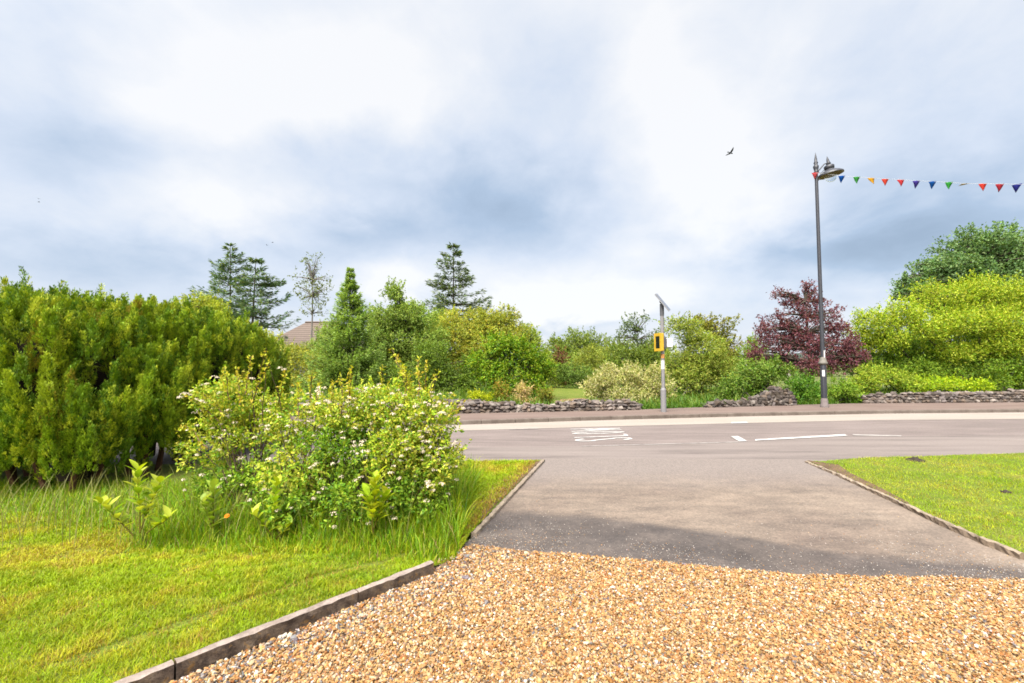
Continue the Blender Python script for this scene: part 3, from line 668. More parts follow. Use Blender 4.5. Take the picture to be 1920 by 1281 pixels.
def fir(name, label, cat, d, top_px, prof, pal, base_px, L=.3, W=.07, nwh=22, nbr=6, dens=26, up=.25, droop=.2, group=None, seed=1, side=None, tr=.16, m_=None, kc=.78):
    """layered conifer; prof: (py, halfwidth px) from the top down"""
    rng = np.random.default_rng(seed); s = d / FPX
    top = at(*top_px, d); base = np.array([at(base_px, 640, d)[0], d, -.03])
    root = empty(name, base, label, cat, group)
    zs = np.array([at(CX, q[0], d)[2] for q in prof])[::-1]; ws = np.array([q[1] * s for q in prof])[::-1]
    wb = MB(); mb = MB()
    tp = bend(base, top, rng, 8, .0); wb.tube(tp, np.linspace(tr, .015, 8), 7, np.array(BARK) * .8)
    axis = lambda z: base + (top - base) * ((z - base[2]) / (top[2] - base[2]))
    z_hi = top[2]; z_lo = zs[0]
    for z in np.linspace(z_lo, z_hi - .12, nwh):
        z = min(z_hi - .05, z + rng.normal(0, .5 * (z_hi - z_lo) / nwh)); w = np.interp(z, zs, ws)
        for b in range(nbr):
            a = rng.uniform(0, 2 * np.pi); ln = w * rng.uniform(.5, 1.22)
            if side is not None: ln *= 1 + side * math.cos(a)
            if ln < .05: ln = .05
            o_ = axis(z); dr = np.array([math.cos(a), math.sin(a), 0])
            t_ = np.linspace(0, 1, 6)[:, None]
            P = o_ + dr * ln * t_ + np.array([0, 0, 1]) * ln * (-droop * np.sin(np.pi * t_ * .8) + up * t_ ** 2)
            wb.tube(P, np.linspace(max(.012, .035 * ln / 2), .004, 6), 4, np.array(BARK) * .8)
            m = int(1.2 * dens * (ln / .8 + .35)); u = rng.uniform(.12, 1, m) ** .8
            q = np.stack([np.interp(u, t_[:, 0], P[:, i]) for i in range(3)], 1)
            sd = np.array([-dr[1], dr[0], 0]); sg = rng.choice([-1, 1], m)[:, None]
            lat = (1 - u)[:, None] * .34 * ln * rng.random((m, 1)) + .02
            q = q + sd * sg * lat + dr * lat * .5 + np.c_[np.zeros((m, 2)), rng.normal(0, .045 + .03 * ln, m)]
            D = dr * .8 + sd * sg * rng.uniform(.2, 1.0, (m, 1)) + rng.normal(0, .25, (m, 3)); D[:, 2] += up * .6
            N = np.array([0, 0, 1.0]) + rng.normal(0, .45, (m, 3))
            leaves(mb, q, D, unit(N), L * rng.uniform(.6, 1.2, m), W * rng.uniform(.7, 1.3, m), pal_cols(rng, pal, m, k=kc) * rng.uniform(.85, 1.15))
    mb.build('crown', m_ or M_needle, root, base); wb.build('trunk', M_bark, root, base)
    return root

# ------------------------------------------------------------------ trees and shrubs beyond the road
TB = 'trees beyond the road'; SB = 'shrubs behind the stone walls'
FIRC = [(88, 118, 82), (105, 130, 84), (128, 142, 95), (75, 104, 72)]
fir('conifer_tree', 'tall dark fir with a bare visible trunk, behind the hedge end', 'tree', 38, (432, 460), [(462, 3), (490, 24), (520, 40), (548, 56), (590, 60), (620, 50)], FIRC, 434, L=.42, W=.10, nwh=17, nbr=6, dens=17, up=.42, droop=.05, group=TB, seed=3)
fir('conifer_tree', 'dark fir leaning right with long low boughs over the house roof', 'tree', 36, (480, 482), [(484, 4), (510, 24), (545, 40), (580, 56), (605, 66), (640, 60)], FIRC, 470, L=.42, W=.10, nwh=16, nbr=6, dens=19, up=.25, droop=.12, group=TB, seed=8, side=.25)
fir('conifer_tree', 'tall dark fir standing alone above the middle of the tree line', 'tree', 40, (850, 456), [(458, 3), (480, 17), (510, 33), (540, 48), (570, 62), (592, 72), (640, 70)], [(92, 114, 76), (110, 128, 82), (132, 142, 95), (78, 98, 66)], 851, L=.42, W=.10, nwh=20, nbr=6, dens=19, up=.22, droop=.05, group=TB, seed=13)
fir('conifer_tree', 'soft pale green larch with a pointed top, left of the leafy trees', 'tree', 24, (657, 503), [(505, 2), (530, 11), (560, 21), (600, 37), (640, 54), (690, 72), (740, 84), (765, 80)], [(118, 146, 64), (140, 166, 82), (100, 130, 56), (154, 174, 98)], 658, L=.15, W=.05, nwh=74, nbr=7, dens=52, up=.28, droop=.16, group=TB, seed=21, m_=M_leaf, kc=.95)
plant('birch_tree', 'thin half bare birch with sparse leaves and pale stem', 'tree', 34, [(585, 495, 18, 26), (572, 530, 26, 30), (602, 535, 24, 32), (584, 575, 34, 34)], [(112, 132, 82), (128, 146, 92), (98, 116, 74)], L=.20, W=.13, cov=.42, fill=.05, nsub=22, subr=.3, base_px=583, group=TB, seed=31, tr=.10, bark=(.2, .18, .16), droop=.3, shell=.2)
plant('alder_tree', 'mid green bushy alder between the larch and the lone fir', 'tree', 27, [(745, 556, 24, 28), (725, 600, 36, 36), (772, 596, 34, 34), (745, 640, 50, 46), (800, 650, 45, 48), (715, 690, 48, 52), (770, 705, 55, 52)], [(118, 152, 66), (138, 170, 80), (98, 135, 56), (155, 182, 95)], L=.16, W=.11, cov=3.0, base_px=748, group=TB, seed=37)
plant('willow_tree', 'broad yellow green tree in front of the lone fir', 'tree', 29, [(850, 618, 42, 34), (905, 605, 40, 28), (945, 596, 26, 20), (820, 640, 36, 36), (962, 632, 34, 36), (905, 650, 60, 44), (850, 670, 44, 44)], [(158, 178, 72), (175, 192, 86), (135, 160, 60), (188, 190, 78)], L=.17, W=.10, cov=2.8, base_px=900, group=TB, seed=41)
plant('dark_shrub', 'dark green leafy shrub low behind the flowering bush', 'shrub', 23, [(815, 690, 46, 50), (850, 722, 40, 38), (770, 725, 50, 42), (880, 700, 24, 40)], [(104, 138, 50), (124, 156, 62), (86, 118, 42)], L=.15, W=.10, cov=3.0, group=SB, seed=43, woody='stems', leafy='foliage', trunks=3)
plant('maple_tree', 'bright lime green maple standing behind the stone wall', 'tree', 20, [(938, 645, 32, 32), (910, 682, 34, 40), (972, 668, 42, 36), (1010, 690, 30, 36), (945, 712, 64, 32), (1000, 722, 36, 26)], [(125, 175, 25), (150, 190, 35), (95, 150, 20), (175, 200, 45)], L=.14, W=.10, cov=3.0, nsub=18, subr=.32, base_px=945, group=TB, seed=47, up=.8, kc=np.array((.50, .46, .5)))
plant('round_tree', 'far rounded green tree in the gap in the tree line', 'tree', 46, [(1050, 650, 26, 24), (1088, 638, 30, 22), (1118, 655, 26, 26), (1075, 680, 50, 30)], [(122, 150, 66), (142, 166, 78), (105, 134, 58)], L=.24, W=.16, cov=3.0, group=TB, seed=53)
plant('olive_tree', 'pale olive bushy tree above the cream shrub', 'tree', 36, [(1112, 680, 36, 32), (1080, 705, 30, 30), (1140, 700, 34, 36)], [(148, 168, 72), (165, 182, 85), (125, 150, 65)], L=.2, W=.12, cov=2.8, group=TB, seed=59)
plant('leafy_tree', 'fresh green tree filling in behind the alder and larch', 'tree', 33, [(700, 615, 40, 36), (760, 600, 44, 34), (820, 612, 40, 34), (720, 670, 60, 50), (800, 670, 60, 50)], [(135, 168, 72), (155, 185, 85), (115, 150, 62)], L=.19, W=.12, cov=2.6, nsub=20, subr=.3, group=TB, seed=181)
plant('leafy_tree', 'fresh green tree behind the lime green maple', 'tree', 31, [(975, 640, 40, 32), (1010, 665, 34, 32), (930, 610, 36, 28), (1020, 700, 40, 36)], [(140, 168, 66), (160, 184, 80), (118, 150, 58)], L=.18, W=.11, cov=2.6, nsub=20, subr=.3, group=TB, seed=183)
plant('leafy_tree', 'olive green tree filling in behind the wispy tree', 'tree', 40, [(1160, 665, 40, 28), (1230, 660, 40, 30), (1110, 690, 50, 30), (1200, 700, 60, 36)], [(130, 158, 72), (150, 174, 84), (112, 140, 62)], L=.22, W=.14, cov=2.6, nsub=20, subr=.3, group=TB, seed=187)
plant('garden_shrub', 'dark green shrub at the back of the garden lawn', 'shrub', 30, [(1085, 708, 34, 20), (1060, 700, 20, 20), (1110, 718, 26, 16)], [(105, 140, 62), (125, 158, 75), (88, 120, 54)], L=.16, W=.1, cov=2.8, group=SB, seed=189, woody='stems', leafy='foliage', trunks=3)
plant('purple_shrub', 'small brown purple shrub beside the lime green maple', 'shrub', 34, [(1049, 672, 13, 20), (1052, 705, 16, 24)], [(120, 85, 70), (105, 75, 62), (135, 110, 75)], L=.18, W=.11, cov=2.6, group=SB, seed=61, woody='stems', leafy='foliage', trunks=2)
plant('wispy_tree', 'wispy grey green tree left of the solar speed sign', 'tree', 33, [(1195, 608, 30, 28), (1175, 635, 26, 28), (1222, 640, 24, 34), (1192, 660, 44, 30)], [(92, 118, 72), (112, 135, 85), (78, 102, 64)], L=.19, W=.12, cov=.75, fill=.1, nsub=20, subr=.3, group=TB, seed=67, tr=.09, shell=.2)
plant('hazel_shrub', 'mid green shrub under the wispy tree, above the cream shrub', 'shrub', 28, [(1165, 675, 36, 28), (1215, 680, 36, 30), (1190, 700, 50, 34)], [(112, 140, 55), (135, 160, 68), (95, 125, 50)], L=.17, W=.11, cov=2.8, group=SB, seed=71, woody='stems', leafy='foliage', trunks=3)
plant('willow_tree', 'tall yellow green willow with several stems, right of the solar sign', 'tree', 21, [(1280, 618, 32, 32), (1315, 660, 46, 46), (1275, 690, 32, 46), (1335, 690, 40, 46), (1300, 712, 48, 32)], [(138, 165, 62), (160, 180, 80), (112, 145, 52), (172, 188, 100)], L=.15, W=.07, cov=2.4, nsub=18, subr=.3, base_px=1298, trunks=5, tr=.05, group=TB, seed=73, bark=(.2, .18, .13))
plant('oak_tree', 'brownish green tree just behind the willow by the sign', 'tree', 27, [(1345, 622, 32, 28), (1362, 655, 24, 34), (1320, 605, 20, 18), (1350, 695, 34, 46)], [(128, 138, 55), (148, 150, 62), (108, 122, 50)], L=.16, W=.11, cov=2.3, base_px=1350, group=TB, seed=79)
plant('variegated_shrub', 'broad cream and green variegated shrub left of the solar sign', 'shrub', 18, [(1165, 705, 46, 24), (1122, 722, 38, 26), (1212, 716, 42, 30), (1165, 745, 80, 24), (1240, 738, 26, 34)], [(205, 200, 125), (220, 212, 150), (170, 178, 90), (150, 165, 75), (228, 220, 165)], L=.11, W=.055, cov=2.5, nsub=26, subr=.26, kc=.6, group=SB, seed=83, woody='stems', leafy='foliage', trunks=5, tr=.03)
plant('laurel_shrub', 'leafy green laurel mound above the stone heap', 'shrub', 17.6, [(1420, 700, 42, 24), (1388, 724, 42, 28), (1462, 694, 30, 20), (1362, 738, 24, 18), (1425, 728, 30, 20, .6)], [(120, 168, 50), (145, 185, 68), (92, 145, 40), (160, 195, 90)], L=.13, W=.075, cov=3.0, nsub=18, subr=.3, kc=np.array((.50, .44, .42)), group=SB, seed=89, woody='stems', leafy='foliage', trunks=4, tr=.03)
plant('purple_plum', 'dark red purple plum tree behind the lamp post', 'tree', 20, [(1518, 540, 16, 18), (1462, 552, 18, 9), (1490, 572, 24, 22), (1530, 580, 26, 26), (1462, 604, 28, 20), (1500, 620, 40, 30), (1560, 605, 28, 30), (1440, 636, 34, 28), (1480, 650, 40, 30), (1540, 645, 44, 34), (1592, 640, 28, 30), (1425, 668, 22, 18), (1500, 682, 60, 28), (1580, 676, 40, 28), (1608, 668, 24, 16)], [(132, 70, 88), (156, 96, 108), (102, 55, 70), (118, 72, 76), (165, 115, 112)], L=.13, W=.075, kc=.56, cov=1.7, nsub=18, subr=.30, fill=.08, lift=.7, base_px=1520, group=TB, seed=97, tr=.12, shell=.35)
plant('elder_tree', 'small green tree peeping out left of the purple plum', 'tree', 25, [(1412, 655, 22, 26), (1400, 690, 40, 30), (1440, 700, 50, 30)], [(125, 158, 68), (148, 175, 85), (105, 140, 58)], L=.15, W=.09, cov=2.2, group=TB, seed=171)
plant('green_shrub', 'small round green shrub just left of the lamp post', 'shrub', 16.9, [(1512, 728, 32, 24), (1500, 744, 26, 18)], [(92, 145, 45), (118, 165, 58), (72, 122, 35)], L=.11, W=.075, cov=3.2, nsub=18, subr=.3, group=SB, seed=101, woody='stems', leafy='foliage', trunks=3, tr=.025)
plant('green_shrub', 'soft green shrub just right of the lamp post', 'shrub', 17.2, [(1578, 732, 28, 24), (1600, 742, 20, 18)], [(125, 165, 55), (148, 182, 70), (98, 145, 45)], L=.11, W=.06, cov=3.0, nsub=18, subr=.3, group=SB, seed=103, woody='stems', leafy='foliage', trunks=3, tr=.025)
plant('yellow_shrub', 'low yellow green shrub at the left end of the right stone wall', 'shrub', 18.4, [(1650, 708, 40, 22), (1690, 722, 34, 22), (1620, 722, 26, 20)], [(165, 195, 65), (140, 178, 55), (185, 205, 85), (112, 152, 45)], L=.12, W=.06, cov=3.0, nsub=18, subr=.3, group=SB, seed=107, woody='stems', leafy='foliage', trunks=4, tr=.025)
plant('golden_shrub', 'large spreading golden yellow shrub filling the right side', 'shrub', 21.5,
      [(1640, 606, 42, 30, -.3), (1700, 588, 46, 32, -.5), (1770, 558, 52, 36, -.4), (1840, 550, 54, 34, -.2), (1920, 556, 56, 36, -.3), (1990, 570, 52, 44), (1668, 640, 40, 24, -.5), (1745, 618, 50, 30, -1.0), (1822, 604, 60, 34, -1.2), (1905, 612, 58, 38, -1.2), (1990, 630, 52, 44, -.6), (1870, 585, 80, 36, 1), (1620, 640, 34, 28, .1), (1790, 660, 44, 22, -.9), (1880, 652, 50, 24, -1.0)],
      [(178, 200, 50), (200, 212, 68), (148, 180, 42), (126, 160, 38), (212, 216, 88)], L=.12, W=.07, cov=2.2, nsub=17, subr=.36, shell=.75, fill=.25, extra_limbs=.35, kc=np.array((.59, .60, .45)), lift=.7, base_px=1820, trunks=6, tr=.07, group=SB, seed=109, woody='stems', leafy='foliage', up=.7)
plant('golden_shrub_lower', 'added green foliage standing for the lower and inner leaves of the golden shrub', 'shrub', 22.4,  # golden shrub's lower and inner leaves, added as a separate darker green plant
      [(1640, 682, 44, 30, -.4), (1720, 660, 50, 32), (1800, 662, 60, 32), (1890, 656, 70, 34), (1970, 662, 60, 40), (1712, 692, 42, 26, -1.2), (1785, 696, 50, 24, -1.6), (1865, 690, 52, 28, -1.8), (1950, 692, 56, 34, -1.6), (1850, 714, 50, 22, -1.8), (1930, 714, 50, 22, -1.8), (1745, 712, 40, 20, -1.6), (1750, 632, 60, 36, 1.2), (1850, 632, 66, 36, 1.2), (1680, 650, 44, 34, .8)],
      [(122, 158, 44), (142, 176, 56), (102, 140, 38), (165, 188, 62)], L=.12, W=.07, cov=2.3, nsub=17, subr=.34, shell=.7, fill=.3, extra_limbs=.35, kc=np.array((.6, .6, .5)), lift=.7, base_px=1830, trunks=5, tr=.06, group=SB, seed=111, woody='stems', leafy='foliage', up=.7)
plant('sycamore_tree', 'huge dense dark green sycamore rising at the right edge', 'tree', 42, [(1850, 470, 85, 46), (1780, 505, 64, 46), (1930, 480, 80, 50), (1720, 535, 46, 26), (1870, 530, 110, 60), (2000, 530, 80, 70), (1800, 570, 80, 40), (1690, 555, 20, 10)], [(104, 140, 80), (124, 156, 92), (88, 122, 66), (142, 168, 108)], L=.30, W=.22, cov=2.5, nsub=44, subr=.22, shell=.7, flat=.65, fill=.6, kc=.64, base_px=1870, group=TB, seed=113, up=1.0, tr=.45)
plant('low_plant', 'low lime green ground plants on top of the right stone wall', 'plant', 18.0, [(1745, 722, 26, 14), (1790, 722, 34, 13), (1835, 726, 26, 10)], [(165, 205, 30), (185, 212, 50), (125, 172, 30)], L=.10, W=.06, cov=3.0, nsub=14, subr=.34, group=SB, seed=127, woody='stems', leafy='foliage', trunks=3, tr=.02)
plant('yellow_shrub', 'low bright yellow shrub at the left end of the left wall', 'shrub', 16.6, [(893, 744, 20, 9), (915, 746, 14, 8)], [(170, 190, 25), (190, 205, 40), (140, 170, 20)], L=.09, W=.05, cov=3.2, group=SB, seed=131, woody='stems', leafy='foliage', trunks=2, tr=.02)
plant('green_shrub', 'small upright green shrub with reddish tips behind the left wall', 'shrub', 16.6, [(940, 728, 15, 17), (941, 748, 19, 16)], [(125, 155, 45), (150, 160, 60), (98, 135, 38), (175, 140, 75)], L=.09, W=.05, cov=3.0, group=SB, seed=137, woody='stems', leafy='foliage', trunks=2, tr=.02)
plant('pale_shrub', 'small pale pinkish cream shrub behind the left wall', 'shrub', 16.2, [(982, 735, 14, 18), (984, 755, 16, 16)], [(205, 195, 150), (185, 178, 120), (150, 160, 90), (215, 195, 165)], L=.09, W=.05, cov=2.8, group=SB, seed=139, woody='stems', leafy='foliage', trunks=2, tr=.02)
plant('green_shrub', 'small olive brown shrub behind the left wall, right of the pale one', 'shrub', 16.2, [(1022, 742, 18, 17), (1026, 758, 16, 13)], [(125, 145, 50), (142, 155, 62), (102, 122, 42), (155, 140, 75)], L=.09, W=.05, cov=2.8, group=SB, seed=149, woody='stems', leafy='foliage', trunks=2, tr=.02)
plant('pale_tree', 'pale yellow green tree just above the hedge top', 'tree', 17, [(385, 576, 40, 24), (415, 592, 30, 26), (360, 580, 24, 16), (400, 640, 60, 50)], [(160, 182, 65), (178, 194, 82), (135, 162, 55)], L=.12, W=.07, cov=2.6, group=TB, seed=151)
plant('pale_shrub', 'pale olive shrub below the house roof, right of the hedge end', 'shrub', 25, [(498, 645, 30, 30), (540, 690, 50, 44), (600, 700, 40, 50), (555, 735, 70, 34), (480, 700, 40, 50)], [(150, 168, 85), (170, 185, 100), (185, 190, 75), (125, 150, 70)], L=.16, W=.10, cov=2.5, group=SB, seed=157, woody='stems', leafy='foliage', trunks=4)
plant('feathery_tree', 'feathery light green tree on the left flank of the larch', 'tree', 27, [(620, 632, 26, 34), (598, 652, 26, 30), (560, 668, 34, 22), (600, 672, 34, 36), (630, 690, 36, 46), (525, 668, 30, 24)], [(140, 160, 80), (160, 178, 92), (118, 142, 68)], L=.15, W=.07, cov=1.7, group=TB, seed=163)
plant('distant_hedgerow', 'long far green hedgerow closing the gap in the tree line', 'hedge', 62, [(x_, 690 - 8 * math.sin(x_), 34, 22) for x_ in range(420, 1960, 48)], [(98, 130, 62), (120, 148, 72), (82, 112, 55)], L=.34, W=.24, cov=2.4, nsub=10, seed=167, woody='stems', leafy='foliage', trunks=1, extra_limbs=.3)

# ------------------------------------------------------------------ houses
M_roof = None
def f_tiles(a, b):
    def f(t, p):
        w = t.nodes.new('ShaderNodeTexWave'); w.bands_direction = 'Z'; w.inputs['Scale'].default_value = 1.35; w.inputs['Distortion'].default_value = .4; w.inputs['Detail'].default_value = 2
        g = t.nodes.new('ShaderNodeNewGeometry'); t.links.new(g.outputs['Position'], w.inputs['Vector'])
        n = nz(t, 3, 5)
        c = mixc(t, n.outputs[0], a, b); c = mixc(t, .8, c, rampn(t, w.outputs[0], [(.1, (.6, .6, .6)), (.4, (1.1, 1.1, 1.1))]), 'MULTIPLY')
        t.links.new(c, p.inputs['Base Color']); bump(t, p, w.outputs[0], .6, .05)
    return f
M_tile = mat('roof_tiles', f_tiles((.125, .095, .078), (.18, .138, .115))); M_slate = mat('slate', f_tiles((.15, .155, .17), (.2, .205, .22)))
M_harl = two('harled_wall', (.32, .29, .25), (.40, .37, .33), 2, 30); M_glass = plain('window_glass', (.03, .04, .05), .08, .6); M_white = plain('white_paint', (.55, .55, .54), .5)
def hip_house(name, label, x0, x1, y0, y1, eave, ridge, inset, roofm, chim=None):
    cx, cy = (x0 + x1) / 2, (y0 + y1) / 2
    root = empty(name, (cx, cy, -.03), label, 'house'); org = (cx, cy, -.03)
    w = MB(); w.box((cx, cy, (eave - .03) / 2), (x1 - x0, y1 - y0, eave + .03)); w.build('wall', M_harl, root, org)
    r = MB(); e_ = .45; a, b, c, d = x0 - e_, x1 + e_, y0 - e_, y1 + e_
    V = [(a, c, eave), (b, c, eave), (b, d, eave), (a, d, eave), (a + inset, cy, ridge), (b - inset, cy, ridge)]
    r.add(V, [[0, 1, 5, 4], [2, 3, 4, 5]]); r.add(V, [[1, 2, 5], [3, 0, 4]]); r.add([(a, c, eave - .15), (b, c, eave - .15), (b, d, eave - .15), (a, d, eave - .15)] + V[:4], [[3, 2, 1, 0], [0, 1, 5, 4], [1, 2, 6, 5], [2, 3, 7, 6], [3, 0, 4, 7]])
    ro = r.build('roof', roofm, root, org)
    k = MB(); k.tube([(a + inset, cy, ridge + .03), (b - inset, cy, ridge + .03)], .11, 8); k.build('ridge_cap', roofm, ro, org)
    if chim:
        m = MB(); m.box((chim, cy + .6, ridge + .1), (.9, .7, 1.5)); m.lathe([(.14, ridge + .85), (.17, ridge + 1.2), (.13, ridge + 1.2)], 12, M=(np.eye(3), (chim, cy + .6, 0))); m.build('chimney', M_harl, ro, org)
    for q in np.linspace(x0 + 1.5, x1 - 1.5, 4):
        f = MB()
        for bx, bz, sx, sz in ((q - .6, 1.6, .08, 1.3), (q + .6, 1.6, .08, 1.3), (q, 2.25, 1.28, .08), (q, .95, 1.28, .08), (q, 1.6, .06, 1.22)): f.box((bx, y0 - .02, bz), (sx, .09, sz))
        fo = f.build('window', M_white, root, org); p_ = MB(); p_.box((q, y0 - .012, 1.6), (1.12, .03, 1.22)); p_.build('pane', M_glass, fo, org)
    return root
xa = at(500, 640, 45)[0]; rz = at(560, 605, 48.5)[2]
hip_house('bungalow', 'bungalow with brown tiled hip roof, mostly hidden by the trees', at(488, 640, 45)[0], at(660, 640, 45)[0], 45, 52, at(560, 655, 45)[2], rz, 3.3, M_tile)
hip_house('far_house', 'grey far house glimpsed left of the purple plum tree', at(1385, 640, 60)[0], at(1480, 640, 60)[0], 60, 68, at(1395, 664, 60)[2], at(1395, 644, 64)[2], .6, M_slate)

# ------------------------------------------------------------------ dry stone walls
def stone_wall(label, px0, px1, hts, seed, depth_off=.35, thick=.42, heap=False):
    rng = np.random.default_rng(seed)
    p = np.array([at(px0, 640, 1)[0], 1]); 
    bl = resample(back_line, .05)
    ang = bl[:, 0] / (bl[:, 1] + depth_off); a0, a1 = (px0 - CX) / FPX * 1.0, (px1 - CX) / FPX * 1.0
    k = 1.0 / math.cos(PITCH) * 1.0
    sel = (ang > a0 * .9986) & (ang < a1 * .9986); L = bl[sel] + np.array([0, depth_off])
    s = np.concatenate([[0], np.cumsum(np.linalg.norm(np.diff(L, axis=0), axis=1))]); T = s[-1]
    mb = MB(); hx, hv = zip(*hts)
    pos = lambda u: np.stack([np.interp(u, s, L[:, 0]), np.interp(u, s, L[:, 1])], -1)
    hgt = lambda u: np.interp(u / T, hx, hv)
    # earth and rubble core
    us = np.linspace(.06, T - .06, int(T / .12) + 2); c = pos(us); h = hgt(us) * .86; n_ = len(us)
    V = np.concatenate([np.c_[c + [0, o_], np.full(n_, -.03) if z_ == 0 else h] for o_, z_ in ((-thick * .36, 0), (-thick * .28, 1), (thick * .28, 1), (thick * .36, 0))]); i = np.arange(n_ - 1)
    for a in range(3): mb.add(V[a * n_:(a + 2) * n_], np.stack([i, i + 1, i + n_ + 1, i + n_], 1), np.array((.075, .06, .045)))
    P, S, C = [], [], []
    for face in (-1, 1):
        z = .0
        row = 0
        while z < max(hv):
            rh = rng.uniform(.07, .125); u = rng.uniform(0, .1)
            while u < T:
                ln = rng.uniform(.08, .21)
                if z + rh * .5 < hgt(np.array([u + ln / 2]))[0] + rng.normal(0, .02):
                    c = pos(np.array([u + ln / 2]))[0]
                    taper = (1 - .3 * z / max(hv)) if not heap else (1 - .9 * z / max(hv))
                    P.append([c[0], c[1] + face * thick * .40 * taper + rng.normal(0, .02), z + rh / 2]); S.append([ln * .62, .13, rh * .66 * rng.uniform(.9, 1.2)])
                u += ln
            z += rh * .92
    u = rng.uniform(0, T, int(T * 6)); c = pos(u); h = hgt(u)          # loose cope stones
    for q in range(len(u)):
        P.append([c[q][0], c[q][1] + rng.normal(0, .09), h[q] + rng.uniform(-.03, .035)]); S.append(rng.uniform((.07, .06, .035), (.16, .12, .07)))
    P = np.array(P); S = np.array(S)
    pal = np.array([(.17, .135, .115), (.22, .18, .155), (.13, .105, .09), (.27, .23, .20), (.18, .15, .14), (.20, .15, .115)])
    C = pal[rng.integers(0, 6, len(P))] * rng.uniform(.45, 1.2, (len(P), 1)) * (.98 if not heap else .7)
    rocks(mb, rng, P, S, C, .16 if not heap else .5, .15)
    org = (float(L[:, 0].mean()), float(L[:, 1].mean()), 0)
    return tag(mb.build('dry_stone_wall', M_stone, None, org), label, 'stone wall', 'dry stone walls across the road')
stone_wall('tumbled grey dry stone wall from the flowering bush to the cream shrub', 560, 1196, [(0, .45), (.38, .45), (.48, .46), (.52, .40), (.62, .30), (.72, .30), (.78, .38), (.84, .40), (.87, .30), (.95, .36), (1, .28)], 5)
stone_wall('collapsed dry stone wall piled in a heap under the laurel', 1312, 1484, [(0, .12), (.15, .26), (.35, .22), (.6, .34), (.78, .70), (.92, .62), (1, .45)], 6, heap=True, thick=.6)
stone_wall('low even dry stone wall right of the lamp post', 1606, 2080, [(0, .36), (.1, .40), (.3, .44), (.5, .44), (.55, .50), (.6, .54), (.65, .42), (1, .42)], 7)
# weeds along the wall foot: one scattered plant mass
wd = MB(); rng = np.random.default_rng(77)
bl = resample(back_line, .05); sel = (bl[:, 0] > -6) & (bl[:, 0] < 18); bl = bl[sel]; n = 9000
k = rng.integers(0, len(bl), n); x = bl[k, 0]; y = bl[k, 1] + .22 + np.abs(rng.normal(0, .3, n)); keep = fbm(x * .9, x * 0, 3) + rng.normal(0, .05, n) > .55; x, y = x[keep], y[keep]; n = len(x)
blades(wd, rng, np.c_[x, y, np.full(n, .02)], rng.uniform(.08, .34, n), rng.uniform(.015, .035, n), rng.uniform(.2, .9, n), pal_cols(rng, [(115, 165, 40), (140, 180, 55), (90, 140, 35)], n), 3)
tag(wd.build('weeds', M_grass), 'green weeds growing along the foot of the stone walls', 'weeds', kind='stuff')

# undergrowth behind the walls
ug = MB(); rng = np.random.default_rng(78); n = 60000
y = rng.uniform(15.2, 27, n); x = rng.uniform(-13, 32, n); pxx = x / y * FPX + CX
keep = (pxx > 480) & (pxx < 2000) & ~((pxx > 1030) & (pxx < 1100) & (y > 16.3)) & (y > np.interp(x, np.array(back_line)[:, 0], np.array(back_line)[:, 1]) + .8); x, y = x[keep], y[keep]; n = len(x)
hh = rng.uniform(.15, .55, n) * (.4 + 1.0 * fbm(x * .9, y * .9, 41))
blades(ug, rng, np.c_[x, y, np.full(n, -.03)], hh, rng.uniform(.03, .06, n), rng.uniform(.2, 1.0, n), pal_cols(rng, [(115, 160, 45), (140, 178, 60), (92, 138, 40), (165, 185, 75)], n), 2)
tag(ug.build('undergrowth', M_grass), 'rough green undergrowth in the garden behind the stone walls', 'undergrowth', kind='stuff')

